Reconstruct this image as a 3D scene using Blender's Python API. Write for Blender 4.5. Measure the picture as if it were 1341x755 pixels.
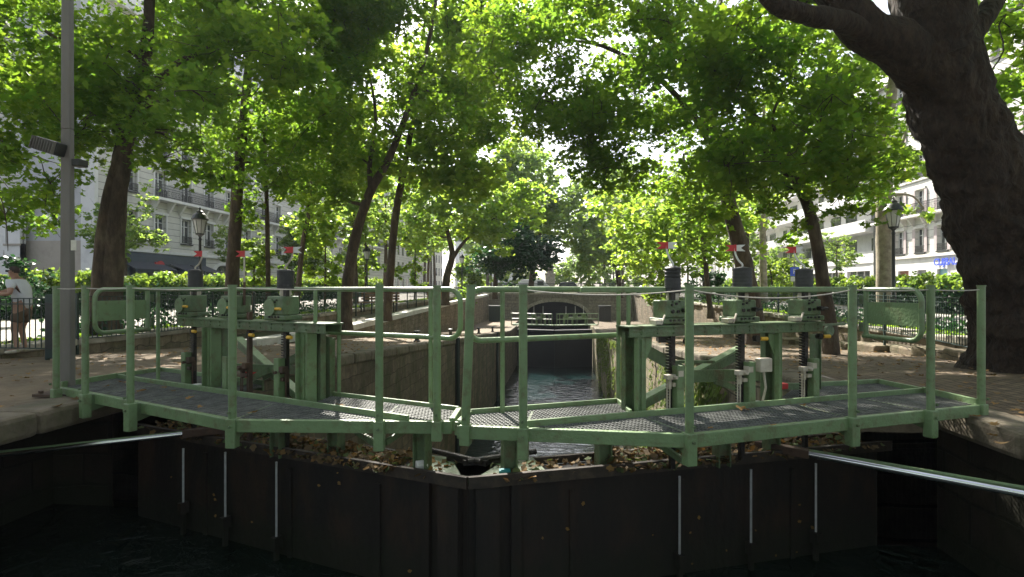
import bpy, bmesh, math, random
import numpy as np
from mathutils import Vector, noise as mnoise

for o in list(bpy.data.objects):
    bpy.data.objects.remove(o, do_unlink=True)
scene = bpy.context.scene
COL = scene.collection
R = math.radians

# ------------------------------------------------------------------ camera
YAW = R(5.02)
CAMZ = 1.2
FPX = 745.0
cam_d = bpy.data.cameras.new('camera')
cam = bpy.data.objects.new('camera', cam_d)
COL.objects.link(cam)
cam.location = (0, 0, CAMZ)
cam.rotation_euler = (R(90), 0, YAW)
cam_d.sensor_width = 36
cam_d.lens = 20.0
cam_d.clip_end = 3000
cam_d.clip_start = 0.05
scene.camera = cam

# ------------------------------------------------------------------ sky, sun
SUN_EL, SUN_AZ = R(43), R(-21)          # azimuth measured from +y towards +x
world = bpy.data.worlds.new("World")
scene.world = world
world.use_nodes = True
nt = world.node_tree
for n in list(nt.nodes):
    nt.nodes.remove(n)
sky = nt.nodes.new('ShaderNodeTexSky')
sky.sky_type = 'NISHITA'
sky.sun_disc = False
sky.sun_elevation = SUN_EL
sky.sun_rotation = SUN_AZ
sky.air_density = 1.0
sky.dust_density = 2.5
bg = nt.nodes.new('ShaderNodeBackground')
bg.inputs['Strength'].default_value = 0.085
out = nt.nodes.new('ShaderNodeOutputWorld')
hs = nt.nodes.new('ShaderNodeHueSaturation')      # hazy summer morning: a paler sky
hs.inputs['Saturation'].default_value = 0.45
nt.links.new(sky.outputs[0], hs.inputs['Color'])
nt.links.new(hs.outputs[0], bg.inputs[0])
nt.links.new(bg.outputs[0], out.inputs[0])
sl = bpy.data.lights.new('sun', 'SUN')
sl.energy = 5.0
sl.angle = R(0.5)
sl.color = (1.0, 0.94, 0.84)
sun = bpy.data.objects.new('sun', sl)
COL.objects.link(sun)
sd = Vector((math.sin(SUN_AZ) * math.cos(SUN_EL), math.cos(SUN_AZ) * math.cos(SUN_EL), math.sin(SUN_EL)))
sun.rotation_euler = sd.to_track_quat('Z', 'Y').to_euler()
sun.location = (-20, 40, 40)
vs = scene.view_settings
vs.view_transform = 'Standard'
vs.look = 'None'
vs.exposure = 1.75
vs.gamma = 1.0
vs.use_curve_mapping = False
scene.render.engine = 'CYCLES'
scene.cycles.max_bounces = 8
scene.cycles.diffuse_bounces = 4
scene.cycles.transmission_bounces = 6
scene.cycles.volume_bounces = 0

# ------------------------------------------------------------------ helpers
cY, sY = math.cos(YAW), math.sin(YAW)
FW = np.array((-sY, cY, 0.0))
RT = np.array((cY, sY, 0.0))


def pd(px, py, Y):
    """world point seen at pixel (px, py) of the 1341 px wide photograph, Y metres deep"""
    p = Y * FW + (px - 670.5) / FPX * Y * RT
    return np.array((p[0], p[1], CAMZ - (py - 377.0) * Y / FPX))


def gp(px, py, z):
    return pd(px, py, FPX * (CAMZ - z) / (py - 377.0))


def at(px, Y, z):
    p = pd(px, 377, Y)
    p[2] = z
    return p


def on_line(px, p0, p1, z=0.0):
    """where the vertical plane of pixel column px meets the plan line p0-p1"""
    d = (FW + (px - 670.5) / FPX * RT)[:2]
    e = np.array(p1[:2]) - np.array(p0[:2])
    A = np.array([[d[0], -e[0]], [d[1], -e[1]]])
    s = np.linalg.solve(A, np.array(p0[:2]))
    return np.array((d[0] * s[0], d[1] * s[0], z))


def zt(v):      # park terrace height
    return float(np.interp(v, [20, 75], [0.0, 0.5]))


def zq(v):      # quay height, falling along the staircase of locks
    return float(np.interp(v, [8, 51], [0.0, -2.6]))


def tag(o, label=None, cat=None, group=None, kind=None):
    if label: o['label'] = label
    if cat: o['category'] = cat
    if group: o['group'] = group
    if kind: o['kind'] = kind
    return o


def thing(name, label, cat, loc=(0, 0, 0), group=None):
    o = bpy.data.objects.new(name, None)
    o.empty_display_size = 0.2
    o.location = tuple(float(c) for c in loc)
    COL.objects.link(o)
    return tag(o, label, cat, group)


def copy_tree(o, parent=None):
    c = o.copy()
    COL.objects.link(c)
    if parent is not None:
        c.parent = parent
    for ch in list(o.children):
        copy_tree(ch, c)
    return c


def root_loc(parent):
    p = parent
    while p.parent is not None:
        p = p.parent
    return np.array(p.location)


def link_mesh(name, me, m, parent=None, smooth=False):
    o = bpy.data.objects.new(name, me)
    COL.objects.link(o)
    if parent is not None:
        o.parent = parent
    if m is not None:
        me.materials.append(m)
    if smooth:
        me.polygons.foreach_set('use_smooth', [True] * len(me.polygons))
    return o


class MB:
    def __init__(s):
        s.v = []
        s.f = []

    def add(s, vs_, fs):
        b = len(s.v)
        s.v += [tuple(map(float, p)) for p in vs_]
        s.f += [tuple(b + i for i in f) for f in fs]
        return s

    def obox(s, c, ax, ay, az, hx, hy, hz):
        """oriented box, centre c, unit axes, half sizes"""
        c, ax, ay, az = [np.array(q, float) for q in (c, ax, ay, az)]
        P = [c + i * hx * ax + j * hy * ay + k * hz * az for i in (-1, 1) for j in (-1, 1) for k in (-1, 1)]
        return s.add(P, [(0, 1, 3, 2), (4, 6, 7, 5), (0, 4, 5, 1), (2, 3, 7, 6), (0, 2, 6, 4), (1, 5, 7, 3)])

    def box(s, x0, x1, y0, y1, z0, z1):
        return s.obox(((x0 + x1) / 2, (y0 + y1) / 2, (z0 + z1) / 2), (1, 0, 0), (0, 1, 0), (0, 0, 1),
                      (x1 - x0) / 2, (y1 - y0) / 2, (z1 - z0) / 2)

    def vbox(s, c, a, w, d, z0, z1):
        """upright box: plan centre c, width w along unit a, depth d across"""
        a = np.array((a[0], a[1], 0.0))
        a /= np.linalg.norm(a)
        n = np.array((-a[1], a[0], 0))
        return s.obox((c[0], c[1], (z0 + z1) / 2), a, n, (0, 0, 1), w / 2, d / 2, (z1 - z0) / 2)

    def bar(s, p, q, w, h, up=(0, 0, 1)):
        p, q, up = np.array(p, float), np.array(q, float), np.array(up, float)
        d = q - p
        L = np.linalg.norm(d)
        d /= L
        sd_ = np.cross(d, up)
        sd_ /= np.linalg.norm(sd_)
        u = np.cross(sd_, d)
        return s.obox((p + q) / 2, d, sd_, u, L / 2, w / 2, h / 2)

    def tube(s, pts, r, n=8, caps=True, rough=0.0, rs=1.0):
        pts = [np.array(p, float) for p in pts]
        rr = r if hasattr(r, '__len__') else [r] * len(pts)
        b = len(s.v)
        t0 = pts[1] - pts[0]
        ref = np.array((0, 0, 1.0)) if abs(t0[2]) < 0.8 * np.linalg.norm(t0) else np.array((1.0, 0, 0))
        for i, p in enumerate(pts):
            t = pts[min(i + 1, len(pts) - 1)] - pts[max(i - 1, 0)]
            t = t / (np.linalg.norm(t) + 1e-9)
            u = ref - t * np.dot(ref, t)
            u /= (np.linalg.norm(u) + 1e-9)
            ref = u
            w = np.cross(t, u)
            for k in range(n):
                a = 2 * math.pi * k / n
                d = math.cos(a) * u + math.sin(a) * w
                q = p + rr[i] * d
                if rough:
                    e = mnoise.noise(Vector(q * rs)) + 0.5 * mnoise.noise(Vector(q * rs * 2.3 + 7.1)) + 0.25 * mnoise.noise(Vector(q * rs * 6 + 3.3))
                    if n > 60:
                        e += .32 * abs(mnoise.noise(Vector((q[0] * 9, q[1] * 9, q[2] * 5)))) + .12 * mnoise.noise(Vector((q[0] * 21, q[1] * 21, q[2] * 13)))
                    q = q + d * e * rough * rr[i]
                s.v.append(tuple(q))
        for i in range(len(pts) - 1):
            for k in range(n):
                k2 = (k + 1) % n
                s.f.append((b + i * n + k, b + i * n + k2, b + (i + 1) * n + k2, b + (i + 1) * n + k))
        if caps:
            s.f.append(tuple(b + k for k in range(n))[::-1])
            s.f.append(tuple(b + (len(pts) - 1) * n + k for k in range(n)))
        return s

    def lathe(s, c, prof, n=16):
        """prof: (radius, z) pairs"""
        b = len(s.v)
        for r_, z_ in prof:
            for k in range(n):
                a = 2 * math.pi * k / n
                s.v.append((c[0] + r_ * math.cos(a), c[1] + r_ * math.sin(a), c[2] + z_))
        for i in range(len(prof) - 1):
            for k in range(n):
                k2 = (k + 1) % n
                s.f.append((b + i * n + k, b + i * n + k2, b + (i + 1) * n + k2, b + (i + 1) * n + k))
        s.f.append(tuple(b + k for k in range(n))[::-1])
        s.f.append(tuple(b + (len(prof) - 1) * n + k for k in range(n)))
        return s

    def prism(s, poly, z0, z1):
        """upright prism over a plan polygon"""
        n = len(poly)
        P = [(p[0], p[1], z0) for p in poly] + [(p[0], p[1], z1) for p in poly]
        F = [tuple(range(n))[::-1], tuple(range(n, 2 * n))]
        F += [(i, (i + 1) % n, n + (i + 1) % n, n + i) for i in range(n)]
        return s.add(P, F)

    def extrude(s, P, d):
        """flat outline P pushed along vector d"""
        n = len(P)
        P = [np.array(p, float) for p in P]
        d = np.array(d, float)
        F = [tuple(range(n))[::-1], tuple(range(n, 2 * n))]
        F += [(i, (i + 1) % n, n + (i + 1) % n, n + i) for i in range(n)]
        return s.add(P + [p + d for p in P], F)

    def build(s, name, m=None, parent=None, smooth=False, bevel=0.0):
        me = bpy.data.meshes.new(name)
        off = root_loc(parent) if parent is not None else np.zeros(3)
        V = np.array(s.v) - off
        me.from_pydata([tuple(p) for p in V], [], s.f)
        me.validate()
        bm = bmesh.new()
        bm.from_mesh(me)
        bmesh.ops.recalc_face_normals(bm, faces=bm.faces)
        bm.to_mesh(me)
        bm.free()
        o = link_mesh(name, me, m, parent, smooth)
        if bevel:
            b = o.modifiers.new('bevel', 'BEVEL')
            b.width = bevel
            b.segments = 2
            b.limit_method = 'ANGLE'
        if smooth:
            try:
                me.set_sharp_from_angle(angle=R(40))
            except Exception:
                pass
        return o


def smooth_path(pts, k=6):
    """Catmull-Rom through the points"""
    P = [np.array(p, float) for p in pts]
    P = [2 * P[0] - P[1]] + P + [2 * P[-1] - P[-2]]
    o_ = []
    for i in range(1, len(P) - 2):
        for j in range(k):
            t = j / k
            o_.append(0.5 * ((2 * P[i]) + (P[i + 1] - P[i - 1]) * t + (2 * P[i - 1] - 5 * P[i] + 4 * P[i + 1] - P[i + 2]) * t * t
                             + (3 * P[i] - P[i - 1] - 3 * P[i + 1] + P[i + 2]) * t ** 3))
    o_.append(P[-2])
    return o_


# ------------------------------------------------------------------ materials
def mat(name, base, rough=0.6, alt=None, scale=3.0, amt=0.5, bump=0.0, bscale=None, metal=0.0, spec=0.5,
        alt2=None, scale2=0.7, amt2=0.5, detail=6.0, stretch=(1, 1, 1), thr=(0.4, 0.62)):
    m = bpy.data.materials.new(name)
    m.use_nodes = True
    t = m.node_tree
    p = t.nodes['Principled BSDF']
    p.inputs['Roughness'].default_value = rough
    p.inputs['Metallic'].default_value = metal
    p.inputs['Specular IOR Level'].default_value = spec
    p.inputs['Base Color'].default_value = (*base, 1)
    tc = t.nodes.new('ShaderNodeTexCoord')
    mp = t.nodes.new('ShaderNodeMapping')
    mp.inputs['Scale'].default_value = stretch
    t.links.new(tc.outputs['Object'], mp.inputs[0])
    src = None

    def layer(colA, colB, sc, am, lo, hi):
        nz = t.nodes.new('ShaderNodeTexNoise')
        nz.inputs['Scale'].default_value = sc
        nz.inputs['Detail'].default_value = detail
        nz.inputs['Roughness'].default_value = 0.65
        t.links.new(mp.outputs[0], nz.inputs['Vector'])
        mr = t.nodes.new('ShaderNodeMapRange')
        mr.inputs[1].default_value = lo
        mr.inputs[2].default_value = hi
        mr.inputs[4].default_value = am
        t.links.new(nz.outputs[0], mr.inputs[0])
        mx = t.nodes.new('ShaderNodeMix')
        mx.data_type = 'RGBA'
        t.links.new(mr.outputs[0], mx.inputs[0])
        if isinstance(colA, tuple):
            mx.inputs[6].default_value = (*colA, 1)
        else:
            t.links.new(colA, mx.inputs[6])
        mx.inputs[7].default_value = (*colB, 1)
        return mx.outputs[2]
    if alt is not None:
        src = layer(base, alt, scale, amt, *thr)
        if alt2 is not None:
            src = layer(src, alt2, scale2, amt2, 0.5, 0.68)
        t.links.new(src, p.inputs['Base Color'])
    if bump:
        nb = t.nodes.new('ShaderNodeTexNoise')
        nb.inputs['Scale'].default_value = bscale or scale * 3
        nb.inputs['Detail'].default_value = 8
        t.links.new(mp.outputs[0], nb.inputs['Vector'])
        b = t.nodes.new('ShaderNodeBump')
        b.inputs['Strength'].default_value = bump
        b.inputs['Distance'].default_value = 0.03
        t.links.new(nb.outputs[0], b.inputs['Height'])
        t.links.new(b.outputs[0], p.inputs['Normal'])
    return m


def leaf_mat(name, dark, light, trans, tw=0.45, rough=0.45):
    m = bpy.data.materials.new(name)
    m.use_nodes = True
    t = m.node_tree
    p = t.nodes['Principled BSDF']
    o = t.nodes['Material Output']
    g = t.nodes.new('ShaderNodeNewGeometry')
    r = t.nodes.new('ShaderNodeValToRGB')
    r.color_ramp.elements[0].color = (*dark, 1)
    r.color_ramp.elements[1].color = (*light, 1)
    cn = t.nodes.new('ShaderNodeTexNoise')           # whole sprays differ in tone, not only single leaves
    cn.inputs['Scale'].default_value = 0.75
    cn.inputs['Detail'].default_value = 3
    t.links.new(g.outputs['Position'], cn.inputs['Vector'])
    cm = t.nodes.new('ShaderNodeMapRange')
    cm.inputs[1].default_value = 0.35
    cm.inputs[2].default_value = 0.65
    t.links.new(cn.outputs[0], cm.inputs[0])
    av = t.nodes.new('ShaderNodeMath')
    av.operation = 'MULTIPLY_ADD'
    av.inputs[1].default_value = 0.5
    t.links.new(g.outputs['Random Per Island'], av.inputs[0])
    hf = t.nodes.new('ShaderNodeMath')
    hf.operation = 'MULTIPLY'
    hf.inputs[1].default_value = 0.5
    t.links.new(cm.outputs[0], hf.inputs[0])
    t.links.new(hf.outputs[0], av.inputs[2])
    t.links.new(av.outputs[0], r.inputs[0])
    t.links.new(r.outputs[0], p.inputs['Base Color'])
    p.inputs['Roughness'].default_value = rough
    p.inputs['Specular IOR Level'].default_value = 0.22
    tr = t.nodes.new('ShaderNodeBsdfTranslucent')
    mx2 = t.nodes.new('ShaderNodeMix')
    mx2.data_type = 'RGBA'
    mx2.inputs[6].default_value = (trans[0] * .72, trans[1] * .86, trans[2], 1)
    mx2.inputs[7].default_value = (trans[0] * 1.5, trans[1] * 1.2, trans[2] * 0.9, 1)
    t.links.new(av.outputs[0], mx2.inputs[0])
    t.links.new(mx2.outputs[2], tr.inputs[0])
    ms = t.nodes.new('ShaderNodeMixShader')
    ms.inputs[0].default_value = tw
    t.links.new(p.outputs[0], ms.inputs[1])
    t.links.new(tr.outputs[0], ms.inputs[2])
    t.links.new(ms.outputs[0], o.inputs[0])
    return m


def stone_mat(name, c1, c2, mortar, bw=0.6, bh=0.3, moss=None, axis='y', mossamt=0.6, bump=0.6, ms=0.02, warp=0.12):
    """masonry: brick pattern in (along, z), stains by noise"""
    m = bpy.data.materials.new(name)
    m.use_nodes = True
    t = m.node_tree
    p = t.nodes['Principled BSDF']
    p.inputs['Roughness'].default_value = 0.85
    p.inputs['Specular IOR Level'].default_value = 0.25
    tc = t.nodes.new('ShaderNodeTexCoord')
    sx = t.nodes.new('ShaderNodeSeparateXYZ')
    t.links.new(tc.outputs['Object'], sx.inputs[0])
    cb = t.nodes.new('ShaderNodeCombineXYZ')
    if axis == 'xy':
        ad = t.nodes.new('ShaderNodeMath')
        t.links.new(sx.outputs['X'], ad.inputs[0])
        t.links.new(sx.outputs['Y'], ad.inputs[1])
        t.links.new(ad.outputs[0], cb.inputs[0])
    else:
        t.links.new(sx.outputs['Y' if axis in ('y', 'ground') else 'X'], cb.inputs[0])
    t.links.new(sx.outputs['X' if axis == 'ground' else 'Z'], cb.inputs[1])
    nz0 = t.nodes.new('ShaderNodeTexNoise')
    nz0.inputs['Scale'].default_value = 1.3
    t.links.new(tc.outputs['Object'], nz0.inputs['Vector'])
    vm = t.nodes.new('ShaderNodeVectorMath')
    vm.operation = 'MULTIPLY_ADD'
    t.links.new(nz0.outputs['Color'], vm.inputs[0])
    vm.inputs[1].default_value = (warp, warp, 0)
    t.links.new(cb.outputs[0], vm.inputs[2])
    br = t.nodes.new('ShaderNodeTexBrick')
    br.inputs['Scale'].default_value = 1.0
    br.inputs['Brick Width'].default_value = bw
    br.inputs['Row Height'].default_value = bh
    br.inputs['Mortar Size'].default_value = ms
    br.inputs['Mortar Smooth'].default_value = 0.3
    br.inputs['Color1'].default_value = (*c1, 1)
    br.inputs['Color2'].default_value = (*c2, 1)
    br.inputs['Mortar'].default_value = (*mortar, 1)
    t.links.new(vm.outputs[0], br.inputs['Vector'])
    nz = t.nodes.new('ShaderNodeTexNoise')
    nz.inputs['Scale'].default_value = 4.0
    nz.inputs['Detail'].default_value = 8
    nz.inputs['Roughness'].default_value = 0.7
    t.links.new(tc.outputs['Object'], nz.inputs['Vector'])
    mr = t.nodes.new('ShaderNodeMapRange')
    mr.inputs[1].default_value = 0.3
    mr.inputs[2].default_value = 0.7
    mr.inputs[3].default_value = 0.55
    mr.inputs[4].default_value = 1.35
    t.links.new(nz.outputs[0], mr.inputs[0])
    mu = t.nodes.new('ShaderNodeMix')
    mu.data_type = 'RGBA'
    mu.blend_type = 'MULTIPLY'
    mu.inputs[0].default_value = 1
    t.links.new(br.outputs['Color'], mu.inputs[6])
    t.links.new(mr.outputs[0], mu.inputs[7])
    src = mu.outputs[2]
    if moss:
        n2 = t.nodes.new('ShaderNodeTexNoise')
        n2.inputs['Scale'].default_value = 0.9
        n2.inputs['Detail'].default_value = 10
        n2.inputs['Roughness'].default_value = 0.7
        mp = t.nodes.new('ShaderNodeMapping')
        mp.inputs['Scale'].default_value = (1, 1, 0.35)
        t.links.new(tc.outputs['Object'], mp.inputs[0])
        t.links.new(mp.outputs[0], n2.inputs['Vector'])
        m2 = t.nodes.new('ShaderNodeMapRange')
        m2.inputs[1].default_value = 0.47
        m2.inputs[2].default_value = 0.6
        m2.inputs[4].default_value = mossamt
        t.links.new(n2.outputs[0], m2.inputs[0])
        mx = t.nodes.new('ShaderNodeMix')
        mx.data_type = 'RGBA'
        t.links.new(m2.outputs[0], mx.inputs[0])
        t.links.new(src, mx.inputs[6])
        mx.inputs[7].default_value = (*moss, 1)
        src = mx.outputs[2]
    t.links.new(src, p.inputs['Base Color'])
    add = t.nodes.new('ShaderNodeMath')
    add.operation = 'MULTIPLY_ADD'
    t.links.new(br.outputs['Fac'], add.inputs[0])
    add.inputs[1].default_value = -0.8
    t.links.new(nz.outputs[0], add.inputs[2])
    b = t.nodes.new('ShaderNodeBump')
    b.inputs['Strength'].default_value = bump
    b.inputs['Distance'].default_value = 0.03
    t.links.new(add.outputs[0], b.inputs['Height'])
    t.links.new(b.outputs[0], p.inputs['Normal'])
    return m


def water_mat(name, base, scale, bump, stretch=(1, 1, 1), rough=0.03):
    m = bpy.data.materials.new(name)
    m.use_nodes = True
    t = m.node_tree
    p = t.nodes['Principled BSDF']
    p.inputs['Base Color'].default_value = (*base, 1)
    p.inputs['Roughness'].default_value = rough
    p.inputs['IOR'].default_value = 1.33
    tc = t.nodes.new('ShaderNodeTexCoord')
    mp = t.nodes.new('ShaderNodeMapping')
    mp.inputs['Scale'].default_value = stretch
    t.links.new(tc.outputs['Object'], mp.inputs[0])
    nz = t.nodes.new('ShaderNodeTexNoise')
    nz.inputs['Scale'].default_value = scale
    nz.inputs['Detail'].default_value = 4
    nz.inputs['Distortion'].default_value = 0.8
    t.links.new(mp.outputs[0], nz.inputs['Vector'])
    b = t.nodes.new('ShaderNodeBump')
    b.inputs['Strength'].default_value = bump
    b.inputs['Distance'].default_value = 0.1
    t.links.new(nz.outputs[0], b.inputs['Height'])
    t.links.new(b.outputs[0], p.inputs['Normal'])
    return m


M = {}
M['green'] = mat('green_paint', (0.165, 0.25, 0.12), 0.38, alt=(0.12, 0.185, 0.088), scale=2.2, amt=0.6, alt2=(0.10, 0.06, 0.03), scale2=11, amt2=0.5, bump=0.2, bscale=40)
M['green_worn'] = mat('worn_green_paint', (0.125, 0.19, 0.092), 0.45, alt=(0.07, 0.1, 0.052), scale=5, amt=0.75, alt2=(0.10, 0.06, 0.03), scale2=9, amt2=0.65, bump=0.3, bscale=30)
M['galv'] = mat('galvanised_steel', (0.2, 0.205, 0.195), 0.5, alt=(0.09, 0.095, 0.09), scale=9, amt=0.8, metal=0.25)
M['grease'] = mat('greased_black_steel', (0.02, 0.02, 0.02), 0.35, alt=(0.06, 0.05, 0.04), scale=20, amt=0.7, metal=0.5, bump=0.3, bscale=60)
M['rubber'] = mat('black_rubber', (0.018, 0.018, 0.02), 0.5, alt=(0.05, 0.05, 0.05), scale=12, amt=0.5, bump=0.1, bscale=30)
M['rust'] = mat('rusty_steel', (0.085, 0.05, 0.032), 0.8, alt=(0.04, 0.03, 0.025), scale=3, amt=0.8, alt2=(0.15, 0.08, 0.045), scale2=5, amt2=0.5, bump=0.4, bscale=25)
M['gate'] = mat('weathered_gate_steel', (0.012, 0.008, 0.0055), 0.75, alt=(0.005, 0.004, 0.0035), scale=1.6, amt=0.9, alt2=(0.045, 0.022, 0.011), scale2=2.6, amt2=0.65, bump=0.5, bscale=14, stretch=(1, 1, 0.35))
def slime(m, z0, z1, col):
    # algae band at the waterline, ragged by noise
    t = m.node_tree
    p = t.nodes['Principled BSDF']
    g = t.nodes.new('ShaderNodeNewGeometry')
    s = t.nodes.new('ShaderNodeSeparateXYZ')
    t.links.new(g.outputs['Position'], s.inputs[0])
    n = t.nodes.new('ShaderNodeTexNoise')
    n.inputs['Scale'].default_value = 5
    n.inputs['Detail'].default_value = 6
    t.links.new(g.outputs['Position'], n.inputs['Vector'])
    a = t.nodes.new('ShaderNodeMath')
    a.operation = 'MULTIPLY_ADD'
    a.inputs[1].default_value = -.45
    t.links.new(n.outputs[0], a.inputs[0])
    t.links.new(s.outputs['Z'], a.inputs[2])
    r = t.nodes.new('ShaderNodeMapRange')
    r.inputs[1].default_value = z0 - .22
    r.inputs[2].default_value = z1 - .22
    r.inputs[3].default_value = .85
    r.inputs[4].default_value = 0
    t.links.new(a.outputs[0], r.inputs[0])
    mx = t.nodes.new('ShaderNodeMix')
    mx.data_type = 'RGBA'
    src = p.inputs['Base Color'].links[0].from_socket
    t.links.new(r.outputs[0], mx.inputs[0])
    t.links.new(src, mx.inputs[6])
    mx.inputs[7].default_value = (*col, 1)
    t.links.new(mx.outputs[2], p.inputs['Base Color'])


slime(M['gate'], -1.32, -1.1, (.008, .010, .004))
M['gate_far'] = mat('blue_black_steel', (0.008, 0.011, 0.018), 0.5, alt=(0.014, 0.017, 0.024), scale=1.2)  # far leaf steel, a navy tone bluer than the near gates
M['gate_lip'] = mat('rust_stained_gate_lip', (0.045, 0.032, 0.024), 0.75, alt=(0.02, 0.016, 0.012), scale=4, amt=0.9, alt2=(0.1, 0.07, 0.045), scale2=6, amt2=0.5, bump=0.3)
M['chrome'] = mat('polished_steel', (0.78, 0.79, 0.8), 0.16, alt=(0.6, 0.6, 0.6), scale=12, amt=0.4, metal=1.0)
M['rod'] = mat('dull_stainless_rod', (0.62, 0.63, 0.64), 0.35, alt=(0.4, 0.4, 0.4), scale=16, amt=0.5, metal=0.6)
M['white'] = mat('white_paint', (0.72, 0.72, 0.70), 0.5, alt=(0.5, 0.49, 0.46), scale=10, amt=0.5)
M['cream_metal'] = mat('faded_cream_metal', (0.55, 0.5, 0.42), 0.55, alt=(0.3, 0.24, 0.17), scale=9, amt=0.6, bump=0.1)
M['red'] = mat('red_paint', (0.55, 0.03, 0.035), 0.45, alt=(0.38, 0.025, 0.03), scale=14, amt=0.5)
M['yellow'] = mat('yellow_plastic', (0.75, 0.45, 0.04), 0.45, alt=(0.6, 0.3, 0.03), scale=12, amt=0.4)
M['black_iron'] = mat('black_iron', (0.014, 0.016, 0.016), 0.45, alt=(0.03, 0.03, 0.03), scale=12, amt=0.5)
M['fence'] = mat('dark_green_iron', (0.012, 0.03, 0.026), 0.5, alt=(0.02, 0.04, 0.033), scale=9, amt=0.5)
M['rope'] = mat('grey_wire', (0.45, 0.42, 0.37), 0.7, alt=(0.25, 0.23, 0.2), scale=60, amt=0.6)
M['pole'] = mat('weathered_grey_steel', (0.17, 0.16, 0.145), 0.6, alt=(0.11, 0.1, 0.088), scale=1.4, amt=0.9, alt2=(0.17, 0.13, 0.1), scale2=5, amt2=0.4, bump=0.15, bscale=30, stretch=(1, 1, 0.25))
M['paper'] = mat('weathered_paper', (0.7, 0.68, 0.6), 0.8, alt=(0.55, 0.52, 0.44), scale=12)
M['bark'] = mat('plane_bark', (0.08, 0.055, 0.037), 0.9, alt=(0.04, 0.029, 0.02), scale=5, amt=0.9, alt2=(0.19, 0.155, 0.1), scale2=3.2, amt2=0.6, bump=0.8, bscale=16, stretch=(1, 1, 0.4))
M['bark'].node_tree.nodes['Bump'].inputs['Distance'].default_value = .06
M['bark_old'] = mat('gnarled_old_bark', (0.035, 0.022, 0.014), 0.95, alt=(0.013, 0.009, 0.006), scale=13, amt=0.95, alt2=(0.07, 0.048, 0.03), scale2=6, amt2=0.5, bump=1.0, bscale=11, stretch=(1, 1, 0.5))
M['bark_old'].node_tree.nodes['Bump'].inputs['Distance'].default_value = .12
M['bark_pale'] = mat('pale_plane_bark', (0.3, 0.26, 0.19), 0.85, alt=(0.17, 0.14, 0.1), scale=4, amt=0.9, alt2=(0.4, 0.37, 0.28), scale2=5, amt2=0.6, bump=0.4, bscale=14)
M['leaf_near'] = leaf_mat('plane_leaf', (0.026, 0.07, 0.014), (0.06, 0.12, 0.024), (0.24, 0.43, 0.035), 0.58, rough=.6)
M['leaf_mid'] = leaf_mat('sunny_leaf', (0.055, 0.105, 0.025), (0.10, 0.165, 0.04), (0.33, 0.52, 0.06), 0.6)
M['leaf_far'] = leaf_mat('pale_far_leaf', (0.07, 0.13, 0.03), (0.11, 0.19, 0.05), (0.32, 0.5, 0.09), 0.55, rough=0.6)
M['leaf_dark'] = leaf_mat('evergreen_and_shaded_leaf', (0.015, 0.05, 0.025), (0.03, 0.085, 0.035), (0.04, 0.12, 0.035), 0.3)  # evergreens, and hedge sides whose shade is put into the leaf colour
M['leaf_hedge'] = leaf_mat('bright_hedge_leaf', (0.06, 0.13, 0.02), (0.11, 0.19, 0.03), (0.27, 0.42, 0.05), 0.5)
M['litter'] = leaf_mat('dry_leaf', (0.09, 0.06, 0.028), (0.3, 0.18, 0.06), (0.3, 0.17, 0.05), 0.25, rough=0.7)
M['moss_leaf'] = leaf_mat('wall_weed', (0.05, 0.09, 0.015), (0.13, 0.19, 0.03), (0.2, 0.3, 0.04), 0.35, rough=0.7)
M['quay'] = mat('trodden_quay_paving', (0.18, 0.13, 0.078), 0.9, alt=(0.09, 0.065, 0.04), scale=1.2, amt=0.8, alt2=(0.22, 0.18, 0.125), scale2=5, amt2=0.5, bump=0.8, bscale=22)
M['cobble'] = stone_mat('cobbled_quay', (0.19, 0.14, 0.09), (0.12, 0.09, 0.06), (0.06, 0.047, 0.03), 0.2, 0.12, axis='ground', bump=0.9, ms=0.012)
M['path'] = mat('pale_gravel_path', (0.34, 0.32, 0.29), 0.95, alt=(0.24, 0.22, 0.2), scale=0.8, amt=0.8, bump=0.3, bscale=30)
M['soil'] = mat('planted_soil', (0.09, 0.075, 0.045), 0.95, alt=(0.05, 0.08, 0.02), scale=0.6, amt=0.8, bump=0.4, bscale=12)
M['asphalt'] = mat('asphalt', (0.06, 0.06, 0.06), 0.85, alt=(0.04, 0.04, 0.04), scale=1.0, amt=0.7, bump=0.2, bscale=40)
M['wall'] = stone_mat('mossy_lock_wall', (0.15, 0.115, 0.078), (0.095, 0.075, 0.052), (0.07, 0.057, 0.04), 0.62, 0.34, moss=(0.05, 0.056, 0.026), mossamt=0.85, axis='y', bump=0.7, warp=.2, ms=.012)
M['wall_mossy'] = stone_mat('weedy_lock_wall', (0.33, 0.28, 0.19), (0.25, 0.2, 0.14), (0.1, 0.085, 0.06), 0.62, 0.34, moss=(0.10, 0.13, 0.03), mossamt=0.9, axis='y', bump=0.7)
M['coping_pale'] = mat('pale_ramp_coping', (0.55, 0.54, 0.5), 0.8, alt=(0.4, 0.38, 0.33), scale=2.5, amt=0.7, bump=0.2)
M['coping_dirty'] = mat('mossy_trodden_kerb_stone', (0.16, 0.13, 0.09), 0.9, alt=(0.085, 0.07, 0.045), scale=2.5, amt=0.9, alt2=(0.07, 0.075, 0.03), scale2=2.2, amt2=0.7, bump=0.8, bscale=12)
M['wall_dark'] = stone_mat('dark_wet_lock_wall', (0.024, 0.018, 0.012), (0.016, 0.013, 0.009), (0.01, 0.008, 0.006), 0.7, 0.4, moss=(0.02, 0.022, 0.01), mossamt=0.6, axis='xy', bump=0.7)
M['rubble'] = stone_mat('rough_terrace_stone', (0.25, 0.2, 0.14), (0.16, 0.13, 0.09), (0.1, 0.08, 0.06), 0.75, 0.24, moss=(0.08, 0.08, 0.04), mossamt=0.7, axis='y', bump=1.0, warp=.45, ms=.012)
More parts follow.
